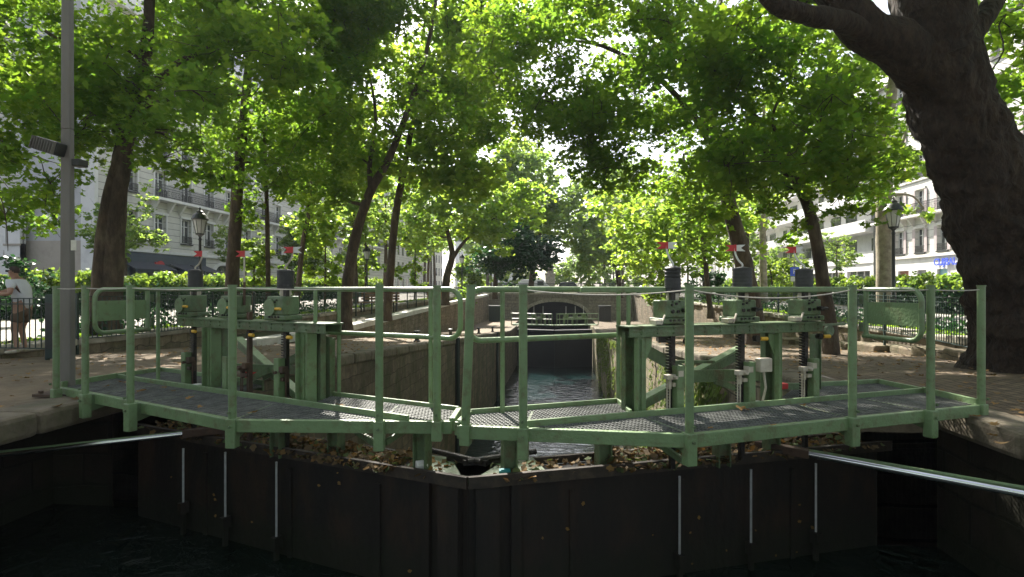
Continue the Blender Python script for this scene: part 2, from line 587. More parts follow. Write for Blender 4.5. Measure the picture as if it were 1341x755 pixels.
M['coping'] = mat('pale_coping_stone', (0.38, 0.35, 0.29), 0.85, alt=(0.24, 0.215, 0.17), scale=2.5, amt=0.9, alt2=(0.12, 0.13, 0.07), scale2=1.7, amt2=0.45, bump=0.35, bscale=18)
M['bridge'] = stone_mat('bridge_stone', (0.27, 0.24, 0.19), (0.21, 0.185, 0.15), (0.12, 0.11, 0.09), 0.9, 0.4, moss=(0.12, 0.11, 0.08), mossamt=0.6, axis='x', bump=0.4)
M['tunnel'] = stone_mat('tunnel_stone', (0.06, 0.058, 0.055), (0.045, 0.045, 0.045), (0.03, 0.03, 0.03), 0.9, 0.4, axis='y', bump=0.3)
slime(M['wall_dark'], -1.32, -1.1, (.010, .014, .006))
M['water_near'] = water_mat('dark_canal_water', (0.006, 0.012, 0.009), 3.6, 1.0, (1, 1, 1))
M['water_far'] = water_mat('green_canal_water', (0.008, 0.022, 0.022), 1.5, 0.9, (0.7, 1.6, 1), rough=.02)
# ================================================================== ground, water, walls
UL, UR = -4.66, 3.14          # faces of the lower chamber
ULN, URN = -5.05, 3.78        # faces of the near chamber
TL, TR = -10.3, 8.7           # terrace edges
MX, MV = gp(612, 625, -0.4)[:2]   # mitre point of the gates
WN, WF = -1.5, -6.8


def sheet(name, us, vs_, zf, m, kind='structure', n2=None):
    mb = MB()
    P = []
    for v in vs_:
        for u in (us(v) if callable(us) else us):
            P.append((u, v, zf(u, v)))
    nu = len(us(vs_[0]) if callable(us) else us)
    F = [(i * nu + j, i * nu + j + 1, (i + 1) * nu + j + 1, (i + 1) * nu + j) for i in range(len(vs_) - 1) for j in range(nu - 1)]
    mb.add(P, F)
    o = mb.build(name, m, smooth=True)
    tag(o, kind=kind)
    return o


rv = lambda a, b, n: list(np.linspace(a, b, n))
far_v = [-80, -40, -10] + rv(0, 80, 41) + [120, 200, 400, 900]
sheet('park_ground', rv(-22, TL, 10), far_v, lambda u, v: zt(v) + 0.03 * mnoise.noise((u * .6, v * .6, 0)) - .01, M['soil'])
sheet('park_ground', rv(TR, 19, 10), far_v, lambda u, v: zt(v) + 0.03 * mnoise.noise((u * .6, v * .6, 5)) - .01, M['soil'])
sheet('park_path', [-20.0, -15, -12.2], far_v, lambda u, v: zt(v) + .045, M['path'])
sheet('park_path', [11.2, 13.5, 16.2], far_v, lambda u, v: zt(v) + .045, M['path'])
sheet('street', [-900, -60, -27, -22], far_v, lambda u, v: zt(v) - .02, M['asphalt'])
sheet('street', [19, 26, 60, 900], far_v, lambda u, v: zt(v) - .02, M['asphalt'])
for (a, b) in ((-30.0, -27.4), (27.4, 30.0)):
    mb = MB()
    for i in range(len(far_v) - 1):
        v0, v1 = far_v[i], far_v[i + 1]
        mb.add([(a, v0, zt(v0) + .11), (b, v0, zt(v0) + .11), (b, v1, zt(v1) + .11), (a, v1, zt(v1) + .11),
                (a, v0, zt(v0) - .1), (b, v0, zt(v0) - .1), (b, v1, zt(v1) - .1), (a, v1, zt(v1) - .1)],
               [(0, 1, 2, 3), (0, 4, 7, 3), (1, 5, 6, 2)])
    tag(mb.build('pavement', M['path']), kind='structure')
BV = 70.0
sheet('far_road', [TL, -5, 0, 5, TR], [BV + .6, 76, 88], lambda u, v: .5, M['asphalt'])
sheet('far_ground', [TL, -5, 0, 5, TR], [88, 140, 300, 900], lambda u, v: .52, M['soil'])


def ruf(u, v, s=0):
    return 0.02 * mnoise.noise((u * 1.3, v * 1.3, s)) + .008 * mnoise.noise((u * 5, v * 5, s))


qv = [-40, -20, -8, -2] + rv(0, 51, 70) + [60, BV]
hin_v = 6.9


def left_us(v):
    e = ULN if v < 6.6 else UL
    return [TL - .1, -9, -7.8, -6.6, -5.8, e - .45]


def right_us(v):
    e = URN if v < 6.3 else UR
    return [e + .45, 5.2, 6.2, 7.2, 8.0, TR + .1]


sheet('quay', left_us, qv, lambda u, v: zq(v) + ruf(u, v), M['quay'])
sheet('quay', right_us, qv, lambda u, v: zq(v) + ruf(u, v, 3) , M['cobble'])
# coping stones along both chamber edges (each run one kerb of slabs)
random.seed(5)
for side, ef, zc in ((-1, lambda v: ULN if v < 6.6 else UL, 0), (1, lambda v: URN if v < 6.3 else UR, 0)):
    mb = MB()
    v = -14.0
    while v < 58:
        L = random.uniform(1.0, 1.35)
        if (v < 6.6 if side < 0 else v < 6.3) and v + L > (6.6 if side < 0 else 6.3):
            L = (6.6 if side < 0 else 6.3) - v
        if L < .15:
            v += L
            continue
        e = ef(v + .01)
        j = random.uniform(-.012, .012)
        e0, e1 = (e - .48, e + .05 + j) if side < 0 else (e - .05 + j, e + .48)
        v0, v1 = v + .008, v + L - .008
        z0, z1 = zq(v0) + .015 + j * .6, zq(v1) + .015 + j * .6
        mb.add([(e0, v0, z0), (e1, v0, z0), (e1, v1, z1), (e0, v1, z1),
                (e0, v0, z0 - .235), (e1, v0, z0 - .235), (e1, v1, z1 - .235), (e0, v1, z1 - .235)],
               [(0, 1, 2, 3), (4, 7, 6, 5), (0, 4, 5, 1), (1, 5, 6, 2), (2, 6, 7, 3), (3, 7, 4, 0)])
        v += L
    o = mb.build('quay_edge', M['coping_dirty'], bevel=.05)
    tag(o, kind='structure')


def vwall(name, u, v0, v1, topf, zb, thick, m, label, n=40):
    """wall along v whose face stands at u, body behind it"""
    mb = MB()
    vs_ = rv(v0, v1, n)
    P = []
    for v in vs_:
        P += [(u, v, zb), (u, v, topf(v)), (u + thick, v, topf(v)), (u + thick, v, zb)]
    F = []
    for i in range(n - 1):
        a, b = i * 4, (i + 1) * 4
        F += [(a, b, b + 1, a + 1), (a + 1, b + 1, b + 2, a + 2), (a + 2, b + 2, b + 3, a + 3)]
    F += [(0, 1, 2, 3), tuple((n - 1) * 4 + k for k in (3, 2, 1, 0))]
    mb.add(P, F)
    o = mb.build(name, m)
    return tag(o, label, 'wall')


dn = lambda z: (lambda v: zq(v) - z)
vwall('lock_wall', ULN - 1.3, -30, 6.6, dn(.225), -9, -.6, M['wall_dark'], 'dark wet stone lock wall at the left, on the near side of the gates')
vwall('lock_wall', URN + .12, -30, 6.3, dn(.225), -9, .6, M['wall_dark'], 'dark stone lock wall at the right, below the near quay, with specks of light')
vwall('lock_wall', UL, 6.601, 64, dn(.225), -9, -.9, M['wall'], 'brown stone chamber wall on the left beyond the gates with dark slots', 60)
vwall('lock_wall', UR, 6.301, 64, dn(.225), -9, .9, M['wall_mossy'], 'weedy stone chamber wall on the right beyond the gates', 60)

# terrace retaining walls with rough coping stones
def terrace_wall(side, u, label):
    t = thing('terrace_wall', label, 'wall', (u, 20, 0))
    mb = MB()
    vs_ = rv(-6, BV, 50)
    w = -.5 * -side * -1
    P = []
    th = .55 * side
    for v in vs_:
        a = u + .05 * mnoise.noise((v * .9, side, 0))
        P += [(a, v, zq(v) - .3), (a, v, zt(v) - .02), (a + th, v, zt(v) - .02), (a + th, v, zq(v) - .3)]
    F = []
    for i in range(len(vs_) - 1):
        a, b = i * 4, (i + 1) * 4
        F += [(a, b, b + 1, a + 1), (a + 1, b + 1, b + 2, a + 2), (a + 2, b + 2, b + 3, a + 3)]
    mb.add(P, F)
    mb.build('wall_body', M['rubble'], t)
    cp = MB()
    v = 3.0
    while v < BV - 1.2:
        L = random.uniform(.55, 1.1)
        h = random.uniform(.10, .17)
        pr = random.uniform(.03, .13)
        a0, a1 = sorted((u - side * pr, u + side * .42))
        z = zt(v) - .015
        p = [(a0, v + .015), (a1, v + .01), (a1, v + L), (a0 + random.uniform(-.03, .03), v + L - .015)]
        cp.prism(p, z, z + h)
        v += L
    cp.build('coping', M['coping'], t, bevel=.03)
    return t


terrace_wall(-1, TL + .02, 'low terrace wall of rough stones below the railings on the left')
terrace_wall(1, TR - .02, 'sunlit terrace wall of rough stones below the railings on the right')

# stepped boulders in front of the right terrace
random.seed(8)
t = thing('stone_step', 'long stepped row of rough stone blocks at the foot of the right terrace', 'step', (TR - .7, 12, 0))
mb = MB()
v = 7.6
while v < 24:
    L = random.uniform(.5, 1.2)
    h = random.uniform(.1, .22)
    d = random.uniform(.45, .8)
    mb.prism([(TR - d, v), (TR - .1, v + .03), (TR - .1, v + L - .03), (TR - d + random.uniform(-.1, .1), v + L - .02)], zq(v) - .1, zq(v) + h)
    v += L
mb.build('step_block', M['rubble'], t, bevel=.05)

# ramp wall on the left: dark masonry with a pale coping
t = thing('ramp_wall', 'dark ramp wall with a pale sloping coping on the left quay', 'wall', (-9, 30, -1))
rt = lambda v: float(np.interp(v, [15, 23, 44, 69], [-.55, -.62, -.18, .28]))
rv_ = rv(16, 69, 40)
mb, cp = MB(), MB()
for k, (uu0, uu1, zo, tgt) in enumerate(((-9.0, -9.5, 0, mb),)):
    P = []
    for v in rv_:
        P += [(uu0, v, zq(v) - .3), (uu0, v, rt(v)), (uu1, v, rt(v)), (uu1, v, zq(v) - .3)]
    F = []
    for i in range(len(rv_) - 1):
        a, b = i * 4, (i + 1) * 4
        F += [(a, b, b + 1, a + 1), (a + 1, b + 1, b + 2, a + 2), (a + 2, b + 2, b + 3, a + 3)]
    F += [(0, 1, 2, 3), tuple((len(rv_) - 1) * 4 + q for q in (3, 2, 1, 0))]
    mb.add(P, F)
mb.build('wall_body', M['rubble'], t)
P = []
for v in rv_:
    P += [(-8.93, v, rt(v) + .003), (-8.93, v, rt(v) + .24), (-9.4, v, rt(v) + .26), (-9.4, v, rt(v) + .003)]
F = []
for i in range(len(rv_) - 1):
    a, b = i * 4, (i + 1) * 4
    F += [(a, b, b + 1, a + 1), (a + 1, b + 1, b + 2, a + 2), (a + 2, b + 2, b + 3, a + 3), (a + 3, b + 3, b, a)]
F += [(0, 1, 2, 3), tuple((len(rv_) - 1) * 4 + q for q in (3, 2, 1, 0))]
cp.add(P, F)
cp.build('coping', M['coping_pale'], t)
sheet('bank', [TL - .05, -9.9, -9.39], rv(16, 69, 30), lambda u, v: np.interp(u, [TL, -9.39], [zt(v) - .25, rt(v) + .1]) + .05 * mnoise.noise((u * 2, v * 2, 1)), M['soil'])

# vertical slots and ladders in the chamber walls
for (px, label, z0_) in ((597, 'tall black slot and guide rail in the left chamber wall nearer the gates', 0), (650, 'narrow black guide rail in the left chamber wall farther from the gates', 0)):
    p = on_line(px, (UL, 8), (UL, 50))
    t = thing('wall_slot', label, 'guide rail', (UL, p[1], zq(p[1])))
    mb = MB()
    mb.box(UL + .003, UL + .09, p[1] - .16, p[1] + .16, -8, zq(p[1]) + .05)
    mb.build('channel', M['black_iron'], t)
    mb = MB()
    mb.box(UL + .09, UL + .14, p[1] - .2, p[1] - .15, -8, zq(p[1]) + .05)
    mb.box(UL + .09, UL + .14, p[1] + .15, p[1] + .2, -8, zq(p[1]) + .05)
    mb.build('flange', M['fence'], t)

# water
a20 = R(20)
AL = np.array((-math.cos(a20), math.sin(a20)))
AR = np.array((math.cos(a20), math.sin(a20)))
Mp = np.array((MX, MV))
hl = Mp + AL * ((Mp[0] - ULN) / math.cos(a20) + 1.5)
hr = Mp + AR * ((URN - Mp[0]) / math.cos(a20) + .3)
me = bpy.data.meshes.new('water')
me.from_pydata([(ULN - 1.4, -40, WN), (URN + .3, -40, WN), (hr[0], hr[1] + .25, WN), (Mp[0], Mp[1] + .25, WN), (hl[0], hl[1] + .25, WN)], [], [(0, 1, 2, 3, 4)])
tag(link_mesh('water', me, M['water_near']), kind='structure')
me = bpy.data.meshes.new('water')
me.from_pydata([(UL - .5, 4.6, WF), (UR + .5, 4.6, WF), (UR + .5, 60.5, WF), (UL - .5, 60.5, WF)], [], [(0, 1, 2, 3)])
tag(link_mesh('water', me, M['water_far']), kind='structure')
me = bpy.data.meshes.new('water')
me.from_pydata([(-8, 61, -7.6), (6.5, 61, -7.6), (6.5, 150, -7.6), (-8, 150, -7.6)], [], [(0, 1, 2, 3)])
tag(link_mesh('water', me, M['water_near']), kind='structure')

# ------------------------------------------------------------------ road bridge with its arch
CU = -.76
t = thing('road_bridge', 'stone road bridge with one low arch across the far end of the lock', 'bridge', (CU, BV, -2.6))
half, zs, za = 3.95, -2.62, -.42
N = 28
arc = []
for i in range(N + 1):
    a = math.pi * i / N
    arc.append((CU - half * math.cos(a), zs + (za - zs) * math.sin(a) ** .85))
mb = MB()
ztop = .46
for (x0, x1) in ((TL - 1, CU - half), (CU + half, TR + 1)):
    mb.box(x0, x1, BV, BV + .7, -8.5, ztop)
P, F = [], []
for (x, z) in arc:
    P += [(x, BV, z), (x, BV, ztop), (x, BV + .7, ztop), (x, BV + .7, z)]
for i in range(N):
    a, b = i * 4, (i + 1) * 4
    F += [(a, b, b + 1, a + 1), (a + 2, b + 2, b + 3, a + 3), (a + 1, b + 1, b + 2, a + 2), (a, a + 3, b + 3, b)]
mb.add(P, F)
mb.build('spandrel_wall', M['bridge'], t)
mb = MB()
for i in range(N):
    (x0, z0), (x1, z1) = arc[i], arc[i + 1]
    c0, c1 = np.array((x0 - CU, z0 - zs + .6)), np.array((x1 - CU, z1 - zs + .6))
    o0, o1 = np.array((x0, z0)) + .42 * c0 / np.linalg.norm(c0), np.array((x1, z1)) + .42 * c1 / np.linalg.norm(c1)
    g = .04
    q = [np.array((x0, z0)) * (1 - g) + np.array((x1, z1)) * g, np.array((x0, z0)) * g + np.array((x1, z1)) * (1 - g), o0 * g + o1 * (1 - g), o0 * (1 - g) + o1 * g]
    mb.extrude([(p[0], BV - .05, p[1]) for p in q], (0, .049, 0))
mb.build('arch_stones', M['coping'], t)
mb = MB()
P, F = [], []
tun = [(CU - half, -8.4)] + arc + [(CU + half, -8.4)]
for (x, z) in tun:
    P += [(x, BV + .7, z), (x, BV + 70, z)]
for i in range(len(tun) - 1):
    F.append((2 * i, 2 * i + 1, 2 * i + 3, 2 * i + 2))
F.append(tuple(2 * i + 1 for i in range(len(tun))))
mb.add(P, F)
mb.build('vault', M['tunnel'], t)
mb = MB()
mb.box(TL - 1, TR + 1, BV - .16, BV + .65, ztop + .002, ztop + .2)
mb.build('cornice', M['coping'], t)
mb = MB()
zr = ztop + .2
mb.box(TL - 1, TR + 1, BV + .1, BV + .18, zr + 1.08, zr + 1.16)
mb.box(TL - 1, TR + 1, BV + .1, BV + .18, zr + .1, zr + .16)
x = TL - 1
while x < TR + 1:
    mb.box(x, x + .035, BV + .12, BV + .155, zr + .0, zr + 1.1)
    x += .14
mb.build('parapet_railing', M['fence'], t)

# closing faces between wide near chamber and narrower far chamber
for (x0, x1, v, lab) in ((ULN - 1.9, UL - .002, 6.6, 'dark stone quoin in the left wall where the gate hinges'), (UR + .002, URN + .6, 6.3, 'dark stone quoin in the right wall where the gate hinges')):
    mb = MB()
    mb.box(x0, x1, v + .001, v + .6, -9, -.31)
    tag(mb.build('hinge_quoin', M['wall_dark']), lab, 'quoin')

# ================================================================== buildings
def facade_mat(name, c, lines=True, pitch=.48, dirt=.5, rough=.8):
    m = mat(name, c, rough, alt=tuple(q * .72 for q in c), scale=.5, amt=dirt, alt2=tuple(q * .6 for q in c), scale2=1.6, amt2=.35, bump=.08, bscale=10)
    if lines:
        t = m.node_tree
        p = t.nodes['Principled BSDF']
        tc = t.nodes.new('ShaderNodeTexCoord')
        s = t.nodes.new('ShaderNodeSeparateXYZ')
        t.links.new(tc.outputs['Object'], s.inputs[0])
        md = t.nodes.new('ShaderNodeMath')
        md.operation = 'PINGPONG'
        md.inputs[1].default_value = pitch / 2
        t.links.new(s.outputs['Z'], md.inputs[0])
        ls = t.nodes.new('ShaderNodeMath')
        ls.operation = 'LESS_THAN'
        ls.inputs[1].default_value = .022
        t.links.new(md.outputs[0], ls.inputs[0])
        mx = t.nodes.new('ShaderNodeMix')
        mx.data_type = 'RGBA'
        l = p.inputs['Base Color'].links[0].from_socket
        t.links.new(ls.outputs[0], mx.inputs[0])
        t.links.new(l, mx.inputs[6])
        mx.inputs[7].default_value = (*[q * .38 for q in c], 1)
        t.links.new(mx.outputs[2], p.inputs['Base Color'])
    return m


M['haus'] = facade_mat('pale_dressed_stone', (0.62, 0.6, 0.55))
M['haus2'] = facade_mat('bright_dressed_stone', (0.72, 0.7, 0.65), pitch=.6, dirt=.3)
M['render_w'] = facade_mat('white_render', (0.72, 0.71, 0.69), False, dirt=.3)
M['render_g'] = facade_mat('grey_gable_render', (0.5, 0.5, 0.51), False)
M['render_b'] = facade_mat('beige_render', (0.43, 0.38, 0.32), False)
M['zinc'] = mat('zinc_roof', (0.22, 0.24, 0.27), .45, alt=(.16, .17, .19), scale=2)
M['pane'] = mat('window_glass', (0.03, 0.04, 0.045), .06, alt=(0.16, 0.15, 0.13), scale=.9, amt=.55, spec=.8)
M['wood'] = mat('red_brown_door', (0.26, 0.09, 0.045), .5, alt=(.17, .06, .03), scale=3, stretch=(6, 6, 1))
M['navy'] = mat('navy_shopfront', (0.035, 0.055, 0.085), .5, alt=(.025, .035, .055), scale=3)
M['awning'] = mat('dark_awning_cloth', (0.025, 0.032, 0.045), .9, alt=(.04, .05, .065), scale=3)
M['shade_cloth'] = mat('shutter_grey', (0.33, 0.34, 0.35), .7, alt=(.25, .26, .27), scale=2)
M['blue'] = mat('blue_sign_paint', (0.06, 0.12, 0.72), .5, alt=(.04, .08, .5), scale=6)
M['posters'] = mat('shop_window_display', (0.15, 0.2, 0.22), .25, alt=(.4, .42, .38), scale=2.4, amt=.8, alt2=(.06, .18, .3), scale2=3.1, amt2=.8, detail=3)
M['pink'] = mat('pale_pink_shutter', (.5, .42, .42), .6, alt=(.4, .33, .33), scale=3)
M['cyan'] = mat('cyan_poster', (.15, .5, .62), .5, alt=(.5, .6, .62), scale=1.5, amt=.9, detail=2)


def window_proto(name, s, w, h, balc=True, m_frame='white', shutters=False, curtain=False):
    """window facing +s*x at the origin (sill centre), set back .2"""
    f = bpy.data.objects.new(name, None)
    mb = MB()
    X = lambda d: (-s) * d
    fr = .07
    def bx(d0, d1, y0, y1, z0, z1, b=None):
        a, c = sorted((X(d0), X(d1)))
        (b or mb).box(a, c, y0, y1, z0, z1)
    bx(.18, .25, -w / 2, -w / 2 + fr, 0, h)
    bx(.18, .25, w / 2 - fr, w / 2, 0, h)
    bx(.18, .25, -w / 2 + fr, w / 2 - fr, h - fr, h)
    bx(.18, .25, -w / 2 + fr, w / 2 - fr, 0, fr * 1.6)
    bx(.17, .25, -.05, .05, fr * 1.6, h - fr)
    bx(.19, .25, -w / 2 + fr, -.05, h * .7, h * .7 + .05)
    bx(.19, .25, .05, w / 2 - fr, h * .7, h * .7 + .05)
    o = mb.build('window', M[m_frame])
    pn = MB()
    bx(.26, .28, -w / 2 + .01, w / 2 - .01, .01, h - .01, pn)
    po = pn.build('pane', M['pane'], o)
    if balc:
        rb = MB()
        hh = .55
        bx(-.10, -.07, -w / 2 - .05, w / 2 + .05, hh, hh + .04, rb)
        bx(-.10, -.07, -w / 2 - .05, w / 2 + .05, .04, .08, rb)
        bx(-.10, -.07, -w / 2 - .05, w / 2 + .05, .24, .27, rb)
        y = -w / 2 - .03
        k = 0
        while y < w / 2 + .05:
            bx(-.095, -.075, y, y + .025, .06, hh, rb)
            y += .085
            k += 1
        bx(-.14, 0, -w / 2 - .12, w / 2 + .12, -.1, 0, rb)
        rb.build('balconet', M['black_iron'], o)
    if shutters:
        sb = MB()
        for q in (-1, 1):
            a, b = sorted((q * (w / 2 + .03), q * (w / 2 + .42)))
            bx(-.05, -.01, a, b, 0, h, sb)
        sb.build('shutter', M['pink'], o)
    return o


def haussmann(label, s, U, v0, v1, bays, z_first, floors, fh, wh, ww, ms, group, deep, extra_rows=None, ground_h=3.9, skipground=False):
    """masonry block whose street front stands at x=U facing +s*x"""
    t = thing('apartment_building', label, 'building', (U, (v0 + v1) / 2, 0), group)
    back = U - s * deep
    ztop = z_first + floors * fh - .6
    wb = MB()
    def bx(d0, d1, a, b, z0, z1, m):
        p, q = sorted((U - s * d0, U - s * d1))
        m.box(p, q, a, b, z0, z1)
    vs_ = sorted(bays)
    # piers
    edges = [v0] + sum([[b - ww / 2, b + ww / 2] for b in vs_], []) + [v1]
    for i in range(0, len(edges), 2):
        bx(0, .35, edges[i], edges[i + 1], ground_h, ztop, wb)
    for b in vs_:
        z = ground_h
        for k in range(floors):
            zs_ = z_first + k * fh
            bx(.004, .35, b - ww / 2, b + ww / 2, z, zs_, wb)
            z = zs_ + wh
        bx(.004, .35, b - ww / 2, b + ww / 2, z, ztop, wb)
    bx(.36, deep, v0 + .01, v1 - .01, 0, ztop - .01, wb)
    if not skipground:
        pass
    wb.build('wall', M[ms], t)
    cb = MB()
    bx(-.18, .0, v0, v1, ground_h - .1, ground_h + .12, cb)
    bx(-.45, .0, v0 - .1, v1 + .1, ztop - .05, ztop + .35, cb)
    bx(-.12, 0, v0, v1, z_first + 2 * fh - .42, z_first + 2 * fh - .25, cb)
    for b in vs_:           # window surrounds and keystones
        for k in range(floors - 1):
            zs_ = z_first + k * fh
            bx(-.06, 0, b - ww / 2 - .16, b - ww / 2 - .02, zs_, zs_ + wh + .02, cb)
            bx(-.06, 0, b + ww / 2 + .02, b + ww / 2 + .16, zs_, zs_ + wh + .02, cb)
            bx(-.12, 0, b - ww / 2 - .2, b + ww / 2 + .2, zs_ + wh + .02, zs_ + wh + .2, cb)
    cb.build('cornice', M[ms + '_trim'] if ms + '_trim' in M else M['render_w'], t)
    rf = MB()
    p, q = sorted((U - s * .5, back + s * .3))
    zt_ = ztop + .35
    P = [(U - s * .2, v0, zt_), (U - s * .2, v1, zt_), (back, v1, zt_), (back, v0, zt_)]
    Q = [(U - s * 1.4, v0, zt_ + 3), (U - s * 1.4, v1, zt_ + 3), (back + s * 1.5, v1, zt_ + 3), (back + s * 1.5, v0, zt_ + 3)]
    rf.add(P + Q, [(0, 1, 2, 3), (4, 7, 6, 5), (0, 4, 5, 1), (1, 5, 6, 2), (2, 6, 7, 3), (3, 7, 4, 0)])
    ro = rf.build('roof', M['zinc'], t)
    for vv in (v0 + 1.2, (v0 + v1) / 2, v1 - 1.5):
        c = MB()
        x = U - s * deep * .5
        c.box(x - .9, x + .9, vv - .35, vv + .35, zt_ + 2.6, zt_ + 4.4)
        for q_ in range(4):
            c.lathe((x - .65 + q_ * .43, vv, zt_ + 4.4), [(.12, 0), (.1, .4)], 8)
        c.build('chimney', M['render_b'], ro)
    # windows
    pr = window_proto('w', s, ww, wh, True)
    first = True
    L0 = np.array(t.location)
    for k in range(floors):
        for b in vs_:
            if first:
                o = pr
                first = False
            else:
                o = copy_tree(pr)
            o.parent = t
            o.location = tuple(np.array((U, b, z_first + k * fh)) - L0)
    # long balcony on the second floor with consoles
    bb = MB()
    zb = z_first + fh - .28
    a, b = v0 + 4.4 if s > 0 else v0 + .4, v1 - .5
    bx(-.75, 0.0, a, b, zb, zb + .2, bb)
    for q_ in vs_:
        for e in (-.85, .85):
            if a < q_ + e < b:
                bb.extrude([(U, q_ + e - .1, zb), (U + s * .6, q_ + e - .1, zb), (U + s * .5, q_ + e - .1, zb - .2), (U + s * .12, q_ + e - .1, zb - .75), (U, q_ + e - .1, zb - .8)], (0, .2, 0))
    bo = bb.build('long_balcony', M[ms + '_trim'] if ms + '_trim' in M else M['render_w'], t)
    rb = MB()
    bx(-.73, -.69, a, b, zb + 1.1, zb + 1.15, rb)
    bx(-.73, -.69, a, b, zb + .28, zb + .32, rb)
    bx(-.73, -.69, a, b, zb + .9, zb + .93, rb)
    y = a
    k = 0
    while y < b:
        bx(-.72, -.70, y, y + .03, zb + .2, zb + 1.1, rb)
        if k % 3 == 0:       # scroll panels
            for q_ in range(6):
                ang = q_ * 1.05
                bx(-.725, -.70, y + .16 + .1 * math.cos(ang) - .02, y + .16 + .1 * math.cos(ang) + .02, zb + .6 + .17 * math.sin(ang) - .02, zb + .6 + .17 * math.sin(ang) + .02, rb)
        y += .13
        k += 1
    rb.build('balcony_railing', M['black_iron'], bo)
    return t, ztop


def v_at(px, U):
    return on_line(px, (U, 0), (U, 10))[1]


# ---- left: pale stone block with the cafe
UBL = -30.0
vL0 = v_at(128, UBL)
vL1 = v_at(381, UBL)
baysL = []
v = v_at(171, UBL)
while v < vL1 - 1:
    baysL.append(v)
    v += 2.95
bL, ztL = haussmann('pale stone apartment building with a navy café at its foot, left', 1, UBL, vL0, vL1, baysL, 4.75, 5, 3.25, 1.95, 1.15, 'haus', None, 13)
t = bL
# ground floor: shopfront parts
def gbx(m, d0, d1, a, b, z0, z1, U, s):
    p, q = sorted((U - s * d0, U - s * d1))
    m.box(p, q, a, b, z0, z1)


va, vb = v_at(150, UBL), v_at(268, UBL)
door0, door1 = v_at(281, UBL), v_at(301, UBL)
mb = MB()
gbx(mb, 0, .35, vL0, va, 0, 3.8, UBL, 1)
gbx(mb, 0, .35, vb, door0, 0, 3.8, UBL, 1)
gbx(mb, 0, .35, door0, door1, 3.2, 3.8, UBL, 1)
gbx(mb, 0, .35, door1, vL1, 0, 3.8, UBL, 1)
mb.build('ground_floor_wall', M['haus'], t)
mb = MB()
gbx(mb, -.12, .2, va, vb, 3.05, 3.75, UBL, 1)
gbx(mb, -.05, .2, va, vb, 0.02, .55, UBL, 1)
nn = 6
for i in range(nn + 1):
    c = va + (vb - va) * i / nn
    gbx(mb, -.10, .2, max(c - .16, va), min(c + .16, vb), .55, 3.05, UBL, 1)
fo = mb.build('shopfront', M['navy'], t)
mb = MB()
gbx(mb, .1, .2, va + .1, vb - .1, .56, 3.04, UBL, 1)
mb.build('shop_window', M['posters'], fo)
for i in (0, 1.2, 3.1, 4.6):
    a = va + (vb - va) * i / nn + .2
    b = a + (vb - va) / nn * 1.25
    mb = MB()
    mb.extrude([(UBL + .13, a, 3.1), (UBL + 1.5, a, 2.55), (UBL + 1.5, a, 2.28), (UBL + 1.47, a, 2.5), (UBL + .13, a, 3.03)], (0, b - a, 0))
    mb.build('awning', M['awning'], fo)
# the red emblem of the café: a rounded horned beast head
zc = 3.0
vc = v_at(203, UBL)
mb = MB()
out_ = [(-.55, .25), (-.5, .42), (-.25, .38), (-.1, .5), (.15, .52), (.4, .4), (.52, .1), (.5, -.3), (.3, -.45), (.2, -.28), (.02, -.4), (-.12, -.3), (-.1, -.1), (-.35, .0), (-.2, .12), (-.48, .1)]
mb.extrude([(UBL + .35, vc + a * .95, zc - .25 + b * .95) for a, b in out_], (.08, 0, 0))
mb.build('emblem', M['red'], fo)
mb = MB()
mb.lathe((UBL + 1.52, v_at(226, UBL), 2.32), [(.02, -.14), (.14, -.05), (.14, .05), (.02, .14)], 10)
mb.build('emblem', M['red'], fo)
mb = MB()
gbx(mb, .15, .22, door0 + .05, door1 - .05, 0.02, 2.5, UBL, 1)
for c in (.25, .75):
    cc = door0 + (door1 - door0) * c
    gbx(mb, .12, .15, cc - .42, cc + .42, .25, 1.0, UBL, 1)
    gbx(mb, .12, .15, cc - .42, cc + .42, 1.15, 2.35, UBL, 1)
do = mb.build('door', M['wood'], t)
mb = MB()
gbx(mb, .16, .2, door0 + .05, door1 - .05, 2.52, 3.18, UBL, 1)
mb.build('pane', M['pane'], do)
# door surround with an arch
mb = MB()
dc = (door0 + door1) / 2
hw = (door1 - door0) / 2
for i in range(12):
    a0, a1 = math.pi * i / 12, math.pi * (i + 1) / 12
    q = []
    for (rr_, a_) in ((hw, a0), (hw + .35, a0), (hw + .35, a1), (hw, a1)):
        q.append((UBL + .003, dc + rr_ * math.cos(a_), 2.55 + rr_ * .62 * math.sin(a_)))
    mb.extrude(q, (.12, 0, 0))
mb.build('door_arch', M['render_w'], t)
# potted plants on the long balcony
for i, v in enumerate(baysL[1:6]):
    pass

# ---- left: plain grey gable and low beige house
p33 = pd(33, 377, (vL0 * cY + 35 * sY))
ug = on_line(33, (-60, vL0 + .2), (0, vL0 + .2))[0]
t = thing('gable_wall', 'tall blank grey gable wall with a beige foot, behind the steel pole on the left', 'building', (-34, vL0, 0))
mb = MB()
mb.box(ug, UBL - .9, vL0 - .25, vL0 - .02, 4.3, ztL + 2)
mb.build('upper_wall', M['render_g'], t)
mb = MB()
mb.box(ug, UBL - .9, vL0 - .3, vL0 - .02, 0, 4.297)
mb.build('lower_wall', M['render_b'], t)
mb = MB()
mb.box(UBL - .895, UBL + .05, vL0 - .32, vL0 - .02, 0, ztL + .2)
mb.build('corner_pilaster', M['render_w'], t)
t = thing('low_house', 'low beige house with one dark window at the left edge of the photograph', 'building', (-46, vL0 - 1, 0))
mb = MB()
wl, wr = on_line(7, (-60, vL0 - 1), (0, vL0 - 1))[0], on_line(26, (-60, vL0 - 1), (0, vL0 - 1))[0]
Yd = vL0 * cY + 36 * sY
zw0, zw1 = 1.2 + (377 - 320) * Yd / FPX, 1.2 + (377 - 284) * Yd / FPX
V = vL0 - 1
mb.box(-60, wl, V, V + .4, 0, 7.2)
